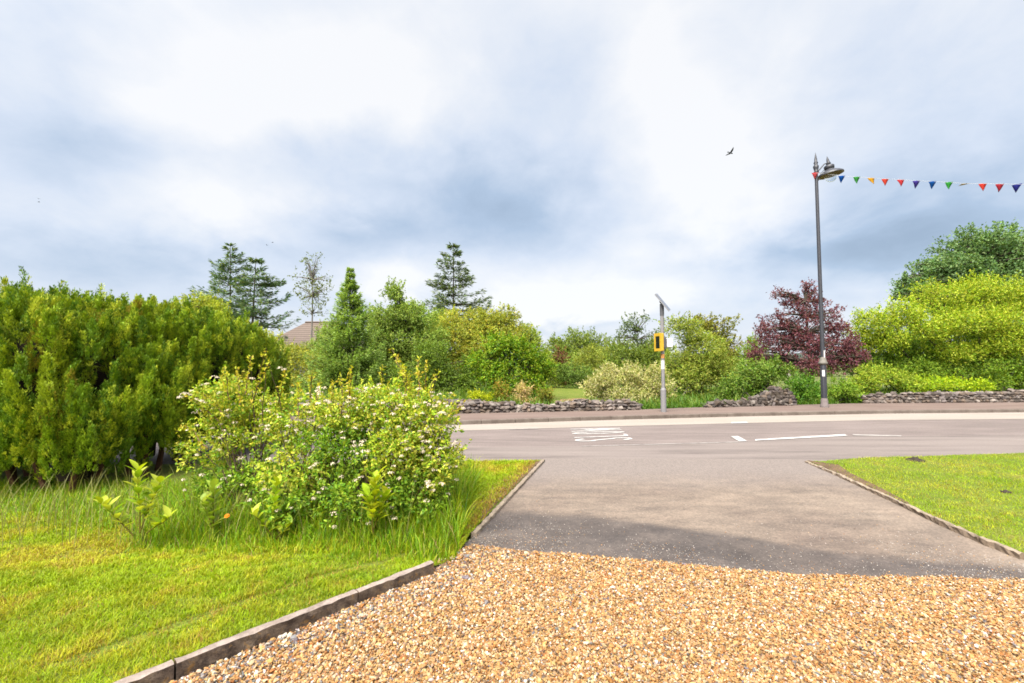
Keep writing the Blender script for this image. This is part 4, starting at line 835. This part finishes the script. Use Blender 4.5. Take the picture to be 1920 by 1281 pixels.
# ------------------------------------------------------------------ conifer hedge
def hedge():
    rng = np.random.default_rng(42)
    B = [(-9.6, 5.9, 1.4, 2.34), (-8.4, 6.1, 1.4, 2.36), (-7.4, 6.2, 1.35, 2.34), (-6.5, 6.3, 1.25, 2.32), (-5.9, 6.8, 1.2, 2.30), (-5.45, 7.4, 1.05, 2.24), (-5.15, 8.0, .85, 2.12), (-4.95, 8.5, .62, 1.92),
         (-5.1, 5.35, .5, 1.05), (-5.75, 5.6, .8, 2.12), (-4.95, 6.2, .45, 1.6)]
    org = np.array([-6.6, 6.3, .03])
    root = empty('conifer_hedge', org, 'big upright golden green conifer hedge filling the left side', 'hedge')
    Rr = lambda u: np.clip(1 - u ** 4.5, 0, 1) ** .42 * (.80 + .20 * np.clip(u / .30, 0, 1))
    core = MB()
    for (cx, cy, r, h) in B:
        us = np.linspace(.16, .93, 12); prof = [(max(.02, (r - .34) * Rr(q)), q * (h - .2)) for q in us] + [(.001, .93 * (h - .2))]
        core.lathe(prof, 20, np.array((.022, .017, .010)), (np.eye(3), (cx, cy, .05)))  # solid dark fill behind the plumes; shade of the gaps put into its colour
    mb = MB(); PA, PD, PL, PR = [], [], [], []
    for bi, (cx, cy, r, h) in enumerate(B):
        n = int(420 * r * h); a = rng.uniform(0, 2 * np.pi, n); u = rng.uniform(.22, 1.0, n)
        topm = rng.random(n) < .25
        rad = np.where(topm, r * np.sqrt(rng.random(n)) * .92, r * Rr(u)); z = np.where(topm, h * (1 - (rad / r) ** 5 * .25), u * h)
        p = np.c_[cx + np.cos(a) * rad, cy + np.sin(a) * rad, z]; out = np.c_[np.cos(a), np.sin(a), np.zeros(n)]
        ok = np.ones(n, bool)
        for bj, (c2, d2, r2, h2) in enumerate(B):
            if bj == bi: continue
            ok &= ~((np.hypot(p[:, 0] - c2, p[:, 1] - d2) < (r2 - .10) * Rr(np.clip(p[:, 2] / h2, 0, 1))) & (p[:, 2] < h2 - .12))
        ok &= (p[:, 1] < 9.3) & (np.arctan2(p[:, 0], p[:, 1]) > -1.05) & ~((out @ np.array([.6, -.75, 0]) < -.55) & (p[:, 2] < 1.7))
        for q, o_, tm in zip(p[ok], out[ok], topm[ok]):
            md = .12 if tm else .15
            if PA and (np.linalg.norm((np.array(PA) - q) * [1, 1, .62], axis=1) < md).any(): continue
            PA.append(q); l_ = rng.uniform(.5, 1.0) * (.55 if tm else 1); PL.append(l_); PR.append(rng.uniform(.065, .115) * (.85 if tm else 1))
            PD.append(unit(np.r_[o_[:2] * (.05 if tm else .20), 1] + rng.normal(0, .07, 3)))
    PA = np.array(PA); PD = np.array(PD); PL = np.array(PL); PR = np.array(PR)
    PA = PA - PD * PL[:, None] * .7 + (PD * [1, 1, 0]) * rng.uniform(-.7, .5, (len(PA), 1)); PA[:, 2] = np.maximum(PA[:, 2], rng.uniform(.12, .5, len(PA)))
    for k in range(30):                        # leaders sticking out of the clipped top
        b = B[rng.integers(0, 8)]; a = rng.uniform(0, 6.28); q = rng.random() * b[2] * .9
        PA = np.vstack([PA, [[b[0] + math.cos(a) * q, b[1] + math.sin(a) * q, b[3] - .14]]]); PD = np.vstack([PD, unit(np.array([[rng.normal(0, .1), rng.normal(0, .1), 1]]))]); PL = np.append(PL, rng.uniform(.26, .42)); PR = np.append(PR, .045)
    pal = np.array([lin(*c, KF) for c in [(130, 164, 34), (156, 182, 46), (108, 146, 34), (90, 130, 34), (182, 200, 60), (142, 138, 46)]]) * np.array((2.0, 1.82, 1.5))
    for a, d, l, rad in zip(PA, PD, PL, PR):
        far = max(a[1], 4.9) / 4.9
        f_ = int(64 * l / .6 / far ** .7) if rad > .06 else 12            # feathery tufts of this plume
        t_ = rng.beta(1.2, 1.15, f_); th = rng.uniform(0, 2 * np.pi, f_)
        ax = unit(np.cross(d, [0.3, .8, .1])); ay = np.cross(d, ax); ro = np.cos(th)[:, None] * ax + np.sin(th)[:, None] * ay
        pr = rad * np.sin(np.pi * np.clip(t_ * .84 + .16, 0, 1)) ** .7
        q0 = a + d * (l * t_)[:, None] + ro * (pr * rng.uniform(.55, 1.0, f_))[:, None]
        fd = unit(d + ro * (.30 * (1 - t_) + .06)[:, None] + rng.normal(0, .10, (f_, 3)))
        tone = rng.choice(6, p=[.34, .22, .22, .10, .10, .02]); br = rng.uniform(.85, 1.12)
        m = int(28 / far ** .5)
        tt = rng.random((f_, m)); fl = rng.uniform(.065, .13, (f_, 1)); th2 = rng.uniform(0, 2 * np.pi, (f_, m))
        fx = unit(np.cross(fd, ro + .01)); fy = np.cross(fd, fx)
        r2 = np.cos(th2)[..., None] * fx[:, None] + np.sin(th2)[..., None] * fy[:, None]
        q = q0[:, None] + fd[:, None] * (fl * tt)[..., None] + r2 * (.015 * np.sin(np.pi * (tt * .8 + .2)))[..., None]
        D = fd[:, None] + r2 * rng.uniform(.2, .8, (f_, m, 1)) + rng.normal(0, .12, (f_, m, 3)); N = r2 + ro[:, None] * .8 + rng.normal(0, .25, (f_, m, 3))
        tn = np.where(rng.random(f_) < .6, tone, rng.integers(0, 5, f_)); c = pal[np.repeat(tn, m)] * br * rng.uniform(.75, 1.2, (f_ * m, 1))
        leaves(mb, q.reshape(-1, 3), D.reshape(-1, 3), unit(N.reshape(-1, 3)), rng.uniform(.022, .042, f_ * m) * far ** .4, rng.uniform(.008, .014, f_ * m) * far ** .4, c, .1)
    mb.build('foliage', M_needle, root, org); core.build('dark_core', M_bark, root, org)
    st = MB()
    for (cx, cy, r, h) in B[2:]:
        for k in range(4):
            a = rng.uniform(0, 6.28); st.tube(bend((cx + .2 * math.cos(a), cy + .2 * math.sin(a), .0), (cx + r * .8 * math.cos(a), cy + r * .8 * math.sin(a), h * .6), rng, 5, .05), np.linspace(.04, .012, 5), 6, np.array((.12, .06, .035)))
    st.build('stems', M_bark, root, org)
hedge()

# ------------------------------------------------------------------ flowering bush
def flower_bush():
    rng = np.random.default_rng(9)
    org = np.array([-1.55, 4.35, .03]); root = empty('flowering_bush', org, 'sprawling hawthorn bush dotted with white pink blossom in long grass', 'shrub')
    bl = [(425, 755, 70, 58, .3), (400, 840, 66, 58, .2), (480, 800, 60, 60, .3), (560, 790, 72, 56, .2), (640, 770, 70, 50), (720, 765, 72, 46), (790, 790, 62, 60, -.1), (815, 860, 48, 66, -.2), (740, 850, 78, 66, -.2), (650, 850, 78, 64, -.1), (560, 880, 72, 60, -.1), (780, 930, 66, 54, -.3), (670, 940, 80, 50, -.3), (480, 890, 60, 50, .1), (410, 905, 60, 34, .1), (540, 940, 70, 40, -.3)]
    bs = px_blobs(bl, 4.35, .9)
    mb = MB(); wb = MB(); fb = MB()
    pal = [(182, 208, 50), (205, 218, 70), (155, 190, 48), (125, 168, 45), (220, 220, 75), (195, 190, 75)]
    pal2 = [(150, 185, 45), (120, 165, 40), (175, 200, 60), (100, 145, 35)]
    tips = []
    for bi, (c, r) in enumerate(bs):
        r = np.array(r); cov = [1.25, .9, .9, 1.4, 1.7, 1.8, 1.9, 1.9, 1.9, 1.7, 1.3, 1.4, 1.1, .9, 1.0, 1.1][bi]
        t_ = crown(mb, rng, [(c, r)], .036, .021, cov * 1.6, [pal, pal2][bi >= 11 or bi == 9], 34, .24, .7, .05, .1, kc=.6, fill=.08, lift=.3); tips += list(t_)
    # wands sticking up above the mass
    for px, py, bx, by in [(505, 680, 470, 760), (535, 700, 520, 770), (600, 712, 590, 780), (640, 702, 640, 775), (652, 720, 660, 780), (745, 668, 775, 745), (800, 682, 795, 760), (770, 700, 760, 770), (850, 740, 800, 800), (345, 742, 410, 790), (375, 735, 420, 780), (735, 655, 765, 735), (695, 715, 700, 770), (560, 722, 560, 780), (445, 690, 450, 760), (870, 760, 820, 800), (860, 850, 820, 850), (330, 810, 390, 840), (420, 690, 430, 750), (470, 668, 460, 740), (585, 700, 580, 770), (625, 715, 620, 770), (660, 690, 655, 760), (760, 690, 765, 750), (785, 672, 785, 740), (820, 700, 800, 760), (715, 690, 720, 750), (500, 652, 480, 730)]:
        a = at(bx, by, 4.35 + rng.normal(0, .15)); b = at(px, py, 4.35 + rng.normal(0, .15)); P = bend(a, b, rng, 6, .05); wb.tube(P, np.linspace(.006, .0025, 6), 5, np.array((.13, .085, .045)))
        tips.append(b); m = 46; u = rng.random(m); q = np.stack([np.interp(u, np.linspace(0, 1, 6), P[:, i]) for i in range(3)], 1) + rng.normal(0, .012, (m, 3))
        D = rng.normal(0, 1, (m, 3)) + unit(b - a) * .8; leaves(mb, q, D, unit(rng.normal(0, .5, (m, 3)) + [0, 0, .8]), rng.uniform(.025, .05, m), rng.uniform(.014, .028, m), pal_cols(rng, [(215, 215, 55), (195, 205, 45), (225, 205, 70)], m, k=.54))
    tips = np.array(tips)
    # arching stems from the base
    sel = rng.permutation(len(tips))[:230]
    hubs = [org + np.array([rng.uniform(-1.0, .8), rng.uniform(-.25, .3), 0]) for _ in range(16)]
    for k, tp in enumerate(tips[sel]):
        hb = min(hubs, key=lambda h_: abs(h_[0] - tp[0]) + rng.random() * .5)
        mid = hb * .4 + tp * .6 + np.array([0, 0, .14]); t_ = np.linspace(0, 1, 8)[:, None]
        P = hb * (1 - t_) ** 2 + 2 * mid * t_ * (1 - t_) + tp * t_ ** 2 + rng.normal(0, .012, (8, 3)) * np.sin(np.pi * t_)
        wb.tube(P, np.linspace(.0075, .0018, 8), 5, np.array((.10, .07, .045)))
    # blossom heads
    fl = []
    for k in range(430):
        bi = rng.choice(len(bs), p=np.array([1.0, .5, .9, 1.3, 1.6, 1.8, 2.0, 2.0, 1.4, 1.2, .4,   .9, .35, .3, .15, .15]) / 15.95); c, r = bs[bi]
        d = rnd_dirs(rng, 1)[0]; d[1] = -abs(d[1]) * rng.choice([1, 1, -1]); d[2] = d[2] * .7 + .3; fl.append(c + unit(d) * np.array(r) * rng.uniform(.85, 1.05))
    fl += [at(*q, 4.3) for q in [(345, 738), (357, 741), (338, 745), (378, 752), (525, 690), (533, 693), (845, 738), (868, 765), (862, 950), (850, 955), (742, 1005), (805, 790), (830, 965)]]
    for q in fl:
        m = rng.integers(14, 26); dd = rnd_dirs(rng, m); dd[:, 2] = np.abs(dd[:, 2]) * .7; w = rng.uniform(.013, .026)
        p = q + dd * w * np.array([1.15, 1.15, .6]); D = np.cross(dd, rng.normal(0, 1, (m, 3)))
        leaves(fb, p, D, unit(dd + [0, -.1, .4]), rng.uniform(.010, .016, m), rng.uniform(.009, .014, m), np.clip(np.array((.56, .48, .36)) * rng.uniform(.8, 1.1) * rng.uniform(.85, 1.1, (m, 1)), 0, .8), .05)
    mb.build('foliage', M_leaf, root, org); wb.build('stems', M_bark, root, org); fb.build('blossom', M_petal, root, org)
flower_bush()

# ------------------------------------------------------------------ broad-leaved seedlings in the grass
def big_leaf(mb, p, d, n, L, W, col):
    d = unit(np.array(d)); n = np.array(n, float); s = unit(np.cross(d, n)); n = np.cross(s, d)
    prof = [(0, .05), (.2, .75), (.45, 1.0), (.7, .78), (.9, .35), (1.0, .02)]; V = []
    for t_, w in prof:
        c = p + d * L * t_ - n * L * .22 * t_ ** 2; V += [c - s * W * w * .5 + n * W * w * .16, c, c + s * W * w * .5 + n * W * w * .16]
    F = []
    for i in range(5): F += [[3 * i, 3 * i + 1, 3 * i + 4, 3 * i + 3], [3 * i + 1, 3 * i + 2, 3 * i + 5, 3 * i + 4]]
    mb.add(np.array(V), F, col)
def seedling(label, d, stems, seed, LL=.112, pal=((178, 195, 40), (200, 210, 70), (145, 178, 35))):
    rng = np.random.default_rng(seed); b = stems[0][0]; g = at(b[0], b[1], d); org = np.array([g[0], d, lz_left(g[0], d) - .01])
    root = empty('laurel_seedling', org, label, 'plant', 'laurel seedlings in the long grass'); sb = MB(); lb = MB()
    for (p0, p1) in stems:
        a = at(*p0, d); a[2] = min(a[2], .5); c = at(*p1, d - rng.uniform(0, .06)); P = bend(a, c, rng, 7, .04)
        sb.tube(P, np.linspace(.0055, .0025, 7), 6, lin(160, 150, 60, KF)); L_ = np.linalg.norm(c - a); m = max(8, int(L_ / .021))
        for i, u in enumerate(np.linspace(.25, 1, m)):
            q = np.array([np.interp(u, np.linspace(0, 1, 7), P[:, k]) for k in range(3)]); th = i * 2.4 + rng.normal(0, .3)
            o_ = np.array([math.cos(th), math.sin(th), 0]); up = .6 + 1.0 * u
            big_leaf(lb, q, o_ + [0, 0, up], np.array([0, 0, 1.0]) - o_ * .5, LL * rng.uniform(.7, 1.15), LL * .46 * rng.uniform(.85, 1.15), lin(*pal[rng.integers(0, len(pal))], .64) * rng.uniform(.8, 1.15))
    sb.build('stem', M_bark, root, org); lb.build('leaves', M_leaf, root, org, smooth=True)
seedling('tallest laurel seedling with three leafy shoots before the hedge', 3.6, [((262, 1000), (258, 882)), ((262, 1000), (300, 905)), ((250, 1005), (190, 945)), ((275, 1000), (318, 972))], 1)
seedling('laurel seedling with large pale leaves left of the bush', 3.85, [((398, 1010), (400, 915)), ((404, 1008), (380, 940))], 2, .12, ((165, 190, 70), (150, 180, 50), (185, 200, 95)))
seedling('laurel seedling among blossom stems below the middle of the bush', 3.8, [((510, 1010), (520, 905)), ((515, 1010), (475, 965)), ((518, 1010), (545, 985))], 3, .105)
seedling('laurel seedling with a bright yellow shoot low on the right of the bush', 3.75, [((698, 1000), (705, 895)), ((700, 1000), (690, 930)), ((698, 1000), (725, 925))], 4, .12, ((190, 205, 35), (205, 212, 60), (160, 190, 35)))
def orange_flower():
    d = 3.75; c = at(426, 968, d); g = np.array([c[0], d, lz_left(c[0], d)]); root = empty('orange_flower', g, 'single orange flower in the long grass by the laurel seedlings', 'flower'); rng = np.random.default_rng(3)
    s = MB(); s.tube(bend(g, c, rng, 5, .03), .003, 5, lin(120, 160, 40, KF)); s.build('stem', M_bark, root, g); p = MB()
    for k in range(14):
        a = k * 2.4; o_ = np.array([math.cos(a), -.3 + .5 * math.sin(a), .5 * math.sin(a) + .3]); big_leaf(p, c, o_, np.array([0, -.6, 1.0]), .022, .012, np.array((.55, .16, .01)))
    p.build('petals', M_petal, root, g)
orange_flower()

# ------------------------------------------------------------------ molehills on the right lawn
for i, (px, py, r_, lab) in enumerate([(1716, 862, .11, 'dark earth molehill near the road edge of the right lawn'), (1886, 921, .045, 'small dark earth clod in the middle of the right lawn')]):
    g = G(px, py, .06); m = MB(); th = np.arange(22) * 2 * np.pi / 22; rs = np.linspace(0, 1.15, 12) * r_
    Rg, Tg = np.meshgrid(rs, th, indexing='ij'); xx = g[0] + Rg * np.cos(Tg); yy = g[1] + Rg * np.sin(Tg)
    hh = .055 + r_ * .42 * np.exp(-(Rg / r_ * 1.7) ** 2) + (vnoise(xx * 60, yy * 60, i) - .5) * r_ * .22; hh[-1] = .03; hh[0] = hh[0].mean()
    a_ = np.arange(11)[:, None] * 22; b_ = np.arange(22)[None]; m.add(np.stack([xx, yy, hh], -1).reshape(-1, 3), np.stack([a_ + b_, a_ + 22 + b_, a_ + 22 + (b_ + 1) % 22, a_ + (b_ + 1) % 22], -1).reshape(-1, 4), (.035, .024, .014))
    tag(m.build('molehill', M_pebble, None, (g[0], g[1], .06)), lab, 'molehill', 'earth spots on the right lawn')

# ------------------------------------------------------------------ street lamp
M_post = plain('lamp_paint', (.035, .036, .045), .45, .4); M_collar = plain('weathered_collar', (.16, .145, .12), .7); M_pink = plain('bare_base', (.19, .155, .15), .85)
M_hood = plain('hood_inside', (.24, .17, .07), .5); M_label = plain('paper_label', (.62, .60, .58), .7)
def glassmat(name):
    m = bpy.data.materials.new(name); m.use_nodes = True; p = m.node_tree.nodes['Principled BSDF']
    p.inputs['Base Color'].default_value = (.9, .93, .95, 1); p.inputs['Roughness'].default_value = .06; p.inputs['Transmission Weight'].default_value = .9; p.inputs['IOR'].default_value = 1.06; return m
M_globe = glassmat('globe_glass')
def street_lamp():
    g = G(1548, 764, .10); org = np.array([g[0], g[1] + .05, .10]); d = org[1]; s = d / FPX
    root = empty('street_lamp', org, 'tall dark cast iron street lamp with hooded lantern by the plum tree', 'street lamp')
    X, Y, Z = org; zt = at(1530, 325, d)[2]; zc = at(1546, 682, d)[2]
    I = np.eye(3); M = (I, (X, Y, 0))
    p = MB(); p.lathe([(.085, Z + .30), (.085, zc - .06), (.07, zc)], 20, M=M); p.lathe([(.066, zc), (.062, zc + 1), (.050, zt - .05), (.050, zt)], 20, M=M)
    for a in range(10): 
        th = a * 2 * math.pi / 10; p.tube([(X + .083 * math.cos(th), Y + .083 * math.sin(th), Z + .34), (X + .083 * math.cos(th), Y + .083 * math.sin(th), zc - .1)], .008, 5)
    p.build('post', M_post, root, org, True)
    b = MB(); b.lathe([(.12, Z), (.125, Z + .08), (.105, Z + .13), (.11, Z + .19), (.09, Z + .30)], 20, M=M); b.build('base', M_pink, root, org, True)
    c = MB(); c.lathe([(.07, zc - .05), (.13, zc - .01), (.145, zc + .03), (.11, zc + .06), (.10, zc + .14), (.066, zc + .22)], 20, M=M); c.build('collar', M_collar, root, org, True)
    f = MB(); f.lathe([(.05, zt), (.085, zt + .03), (.05, zt + .07), (.075, zt + .16), (.088, zt + .24), (.045, zt + .30), (.07, zt + .36), (.045, zt + .41), (.04, zt + .5), (.003, zt + .72)], 18, M=M); f.build('finial', M_post, root, org, True)
    hc = at(1557, 326, d - .05); hx, hz = hc[0], hc[2]; ty = R(9)
    Rt = np.array([[math.cos(ty), 0, -math.sin(ty)], [0, 1, 0], [math.sin(ty), 0, math.cos(ty)]]); HM = (Rt, (hx, hc[1], hz))
    h = MB(); h.lathe([(.385, -.04), (.38, .0), (.30, .06), (.20, .11), (.13, .15), (.13, .17)], 28, M=HM); ho = h.build('hood', M_post, root, org, True)
    q = MB(); q.lathe([(.385, -.045), (.33, -.035), (.26, .03), (.17, .07), (.001, .08)], 28, M=HM); q.build('reflector', M_hood, ho, org, True)
    k = MB(); k.lathe([(.13, .16), (.15, .18), (.155, .27), (.12, .30), (.05, .32)], 20, M=HM); k.lathe([(.05, .31), (.075, .36), (.045, .42), (.04, .48), (.003, .62)], 16, M=HM); k.build('cap', M_post, ho, org, True)
    gl = MB(); gl.lathe([(.17, -.03), (.185, -.09), (.165, -.17), (.11, -.24), (.04, -.275), (.001, -.28)], 22, M=HM); gl.build('globe', M_globe, root, org, True)
    br = MB(); br.tube([(X, Y, zt + .02), (X + .12, Y, zt + .13), (hx - .2, hc[1], hz + .34), (hx, hc[1], hz + .40)], [.022, .022, .02, .02], 8); br.tube([(X + .02, Y, zt - .32), (X + .10, Y, zt - .2), (hx - .32, hc[1], hz - .04)], .013, 6)
    br.tube([(X + .05, Y, zt + .02), (X + .16, Y, zt - .0), (X + .26, Y, zt + .1), (hx - .16, hc[1], hz + .16)], .012, 6); br.build('bracket', M_post, root, org, True)
    for i, (px, py, w, hgt) in enumerate([(1546.5, 664, .05, .24), (1542.8, 700, .06, .21)]):
        c_ = at(px, py, d - .10); l = MB(); r_ = (.067 if i == 0 else .087); th = np.linspace(-.42, .42, 6) + (.25 if i == 0 else -.55); V = []
        for zq in (c_[2] - hgt / 2, c_[2] + hgt / 2): V += [(X + (r_ + .006) * math.sin(a), Y - (r_ + .006) * math.cos(a), zq) for a in th]
        l.add(V, [[j, j + 1, j + 7, j + 6] for j in range(5)]); l.build('sticker', M_label, root, org)
    return org, zt
LO, ZT = street_lamp()

# ------------------------------------------------------------------ bunting
def bunting():
    px = [1528, 1578, 1606, 1633, 1660, 1689, 1718, 1748, 1779, 1811, 1843, 1875, 1907, 1941]
    py = [325, 331, 333, 335, 336.5, 338, 340, 341.5, 343, 345.5, 345.5, 346, 346.5, 347]
    cols = [(225, 90, 95), (20, 100, 195), (75, 175, 80), (235, 175, 40), (235, 80, 60), (215, 60, 65), (85, 70, 170), (20, 95, 180), (65, 175, 70), (235, 215, 140), (230, 70, 55), (200, 55, 70), (55, 60, 155), (20, 100, 190)]
    dep = np.interp(px, [1528, 1578, 1907, 1941], [LO[1] - .06, LO[1] - .5, 12.6, 12.1])
    P = np.array([at(a, b - 1, dd) for a, b, dd in zip(px, py, dep)])
    root = empty('bunting', P[0], 'string of coloured triangular pennants running right from the street lamp', 'bunting')
    c = MB(); far = P[-1] + (P[-1] - P[-2]) * 3; c.tube(np.vstack([P, [far]]), .0045, 5); c.build('cord', plain('cord', (.5, .5, .5), .8), root, P[0])
    for i in range(14):
        rng = np.random.default_rng(i); t_ = unit(P[min(i + 1, 13)] - P[max(i - 1, 0)]); t_ = unit(t_ * np.array([1, .35, 0]))
        w, h = .21, .235; rows = 5; V = []; dn = np.array([rng.normal(-.08, .08), rng.normal(0, .12), -1.0]); no = np.cross(t_, [0, 0, 1.0])
        if i == 9: dn = np.array([.1, 1.1, .12])
        for r_ in range(rows):
            q = r_ / (rows - 1)
            for s_ in (-.5, 0, .5): V.append(P[i] + t_ * w * s_ * (1 - q) + dn * h * q + no * (.012 * math.sin(q * 5 + i) + (.012 if s_ == 0 else 0)))
        F = []
        for r_ in range(rows - 1):
            for s_ in (0, 1): a = r_ * 3 + s_; F.append([a, a + 1, a + 4, a + 3])
        m = MB(); m.add(V, F, lin(*cols[i], .42)); o = m.build('pennant', M_flag, root, P[0], True)
        sd = o.modifiers.new('thickness', 'SOLIDIFY'); sd.thickness = .003
M_flag = leafmat('pennant_cloth', .45, .8, .1, (1, 1, 1)); bunting()

# ------------------------------------------------------------------ solar speed sign
M_galv = plain('galvanised_steel', (.215, .205, .21), .55, .3, 0); M_dgrey = plain('dark_bracket', (.09, .09, .10), .5); M_yel = plain('yellow_case', (.56, .35, .02), .5); M_disp = plain('display_glass', (.012, .014, .012), .15, .6)
M_panel = plain('solar_cells', (.02, .03, .07), .15, .7); M_alu = plain('aluminium', (.36, .37, .40), .45, .5, .4); M_box = plain('white_box', (.62, .60, .60), .5); M_orange = plain('orange_sticker', (.55, .24, .06), .6)
def speed_sign():
    g = G(1246, 773, .10); d = g[1] + .08; org = np.array([g[0], d, .10]); X, Y, Z = org
    root = empty('speed_sign', org, 'grey pole carrying a yellow speed display and solar panel', 'speed sign')
    zq = lambda py: at(1244, py, d)[2]
    lean = (at(1241, 575, d)[0] - X) / (zq(575) - Z); lx = lambda z: X + lean * (z - Z) * .55
    p = MB(); z1 = zq(731)
    p.tube([(X, Y, Z), (lx(z1), Y, z1)], .083, 18); p.tube([(lx(z1), Y, z1), (lx(z1 + .06), Y, z1 + .06)], [.083, .058], 18); p.tube([(lx(z1 + .05), Y, z1 + .05), (lx(zq(575)), Y, zq(575))], .052, 16); p.build('pole', M_galv, root, org, True)
    za, zb = zq(660), zq(624); zc = (za + zb) / 2; h = zb - za; an = R(-72); c, s = math.cos(an), math.sin(an); Rz = np.array([[c, -s, 0], [s, c, 0], [0, 0, 1]]); xc = lx(zc) - .15; yc = Y - .06
    loc = lambda v: np.array((xc, yc, zc)) + Rz @ np.array(v)
    w = .33; h *= .93
    k = MB(); k.box(loc((0, .045, 0)), (w, .09, h), Rz); case = k.build('sign_case', M_yel, root, org); bv = case.modifiers.new('bevel', 'BEVEL'); bv.width = .02; bv.segments = 2
    f = MB()
    for v, sz in (((-w / 2 + .03, -.012, 0), (.06, .03, h)), ((w / 2 - .03, -.012, 0), (.06, .03, h)), ((0, -.012, h / 2 - .045), (w - .12, .03, .09)), ((0, -.012, -h / 2 + .04), (w - .12, .03, .08))): f.box(loc(v), sz, Rz)
    f.build('frame', M_yel, case, org)
    q = MB(); q.box(loc((0, -.004, .0)), (w - .118, .012, h - .16), Rz); q.box(loc((0, -.012, h * .16)), (w - .14, .012, .02), Rz); q.build('display', M_disp, case, org)
    bk = MB(); bk.box((lx(zc) - .02, Y - .06, zc), (.12, .12, .3)); bk.box((lx(zc) + .05, Y + .0, zc - .02), (.08, .14, .34)); bk.build('bracket', M_dgrey, root, org)
    cb = at(1254.5, 643, d); b = MB(); b.box((cb[0], Y - .02, cb[2]), (.17, .10, .27)); bo = b.build('battery_box', M_box, root, org); bv = bo.modifiers.new('bevel', 'BEVEL'); bv.width = .012; bv.segments = 2
    st = MB(); st.lathe([(.054, zq(672)), (.0545, zq(664))], 16, M=(np.eye(3), (lx(zq(668)), Y, 0))); st.build('sticker', M_orange, root, org); st = MB(); st.lathe([(.0545, zq(692)), (.055, zq(676))], 16, M=(np.eye(3), (lx(zq(684)), Y, 0))); st.build('sticker', M_label, root, org)
    pc = at(1242.5, 567, d); th = R(52); ux = np.array([math.cos(th) * .97, -.10, -math.sin(th)]); ux = unit(ux); uv = np.array([.25, 1.0, .42]); uy = unit(uv - ux * (uv @ ux)); uz = np.cross(ux, uy); Rp = np.stack([ux, uy, uz], 1)
    pn = MB(); pn.box(pc, (.66, .50, .035), Rp); so_ = pn.build('solar_panel', M_alu, root, org); ce = MB(); ce.box(pc + uz * .0185, (.62, .46, .006), Rp); ce.build('solar_cells', M_panel, so_, org)
    a = MB(); a.tube([(lx(zq(590)), Y, zq(592)), (lx(zq(570)), Y, zq(570))], .062, 14); a.box((pc - uz * .04), (.16, .10, .05), Rp); a.build('panel_mount', M_dgrey, root, org)
speed_sign()

# ------------------------------------------------------------------ birds
M_bird = plain('dark_feathers', (.03, .03, .04), .7)
def bird(label, px, py, d, span, yaw, roll, seed):
    c = at(px, py, d); m = MB(); k = span / .9
    Rm = np.array((Matrix.Rotation(yaw, 3, 'Z') @ Matrix.Rotation(roll, 3, 'Y')).to_3x3())
    T = lambda V: (np.asarray(V, float) * k) @ Rm.T + c
    ys = [-.30, -.2, -.1, 0, .1, .17, .21, .25, .29]; rs = [.02, .035, .05, .058, .05, .035, .038, .025, .004]
    m.tube(T([(0, y_, 0) for y_ in ys]), np.array(rs) * k, 10)
    for sg in (-1, 1):
        for z_ in (0,):
            P = [(0, .09, .02), (.16, .15, .09), (.30, .12, .16), (.45, .0, .20), (.40, -.05, .18), (.28, -.07, .13), (.14, -.10, .07), (0, -.09, .02)]
            top = [(sg * a, b, h + .008) for a, b, h in P]; bot = [(sg * a, b, h - .008) for a, b, h in P]; n = len(P)
            m.add(T(top + bot), [[0, 1, 6, 7], [1, 2, 5, 6], [2, 3, 4, 5], [n + 7, n + 6, n + 1, n], [n + 6, n + 5, n + 2, n + 1], [n + 5, n + 4, n + 3, n + 2]] + [[i, i + n, (i + 1) % n + n, (i + 1) % n] for i in range(n)])
    m.add(T([(-.02, -.25, .01), (.02, -.25, .01), (.07, -.42, .0), (-.07, -.42, .0), (-.02, -.25, -.008), (.02, -.25, -.008), (.07, -.42, -.012), (-.07, -.42, -.012)]), [[0, 1, 2, 3], [7, 6, 5, 4], [0, 4, 5, 1], [1, 5, 6, 2], [2, 6, 7, 3], [3, 7, 4, 0]])
    o = m.build('bird', M_bird, None, c); tag(o, label, 'bird', 'birds in flight')
    rm = o.modifiers.new('merge', 'REMESH'); rm.mode = 'VOXEL'; rm.voxel_size = .012 * k
bird('dark crow flying with raised wings left of the street lamp', 1370, 287, 26, .62, R(-62), R(-28), 1)
bird('tiny far bird above the hedge, upper of two', 72, 373, 75, .5, R(40), R(10), 2); bird('tiny far bird above the hedge, lower of two', 73, 379, 78, .5, R(-50), R(10), 3)
bird('tiny far bird between the fir and the birch, left of two', 501, 460, 80, .5, R(70), R(10), 4); bird('tiny far bird between the fir and the birch, right of two', 511, 455, 80, .5, R(-40), R(10), 5)

# far hills on the horizon
hm = MB(); xs = np.linspace(-1500, 1500, 90); hz = 10 + 26 * fbm(xs * .004, xs * 0, 4) + 8 * fbm(xs * .02, xs * 0, 7); n = len(xs)
V = np.concatenate([np.c_[xs, np.full(n, 900.0), np.full(n, -1)], np.c_[xs, np.full(n, 1150.0), hz], np.c_[xs, np.full(n, 1500.0), np.full(n, -1)]]); i = np.arange(n - 1)
hm.add(V[:2 * n], np.stack([i, i + 1, i + n + 1, i + n], 1)); hm.add(V[n:], np.stack([i, i + 1, i + n + 1, i + n], 1))
o = hm.build('hills', two('hill_grass', (.035, .055, .04), (.05, .07, .05), .02, .2), smooth=True); o['kind'] = 'structure'
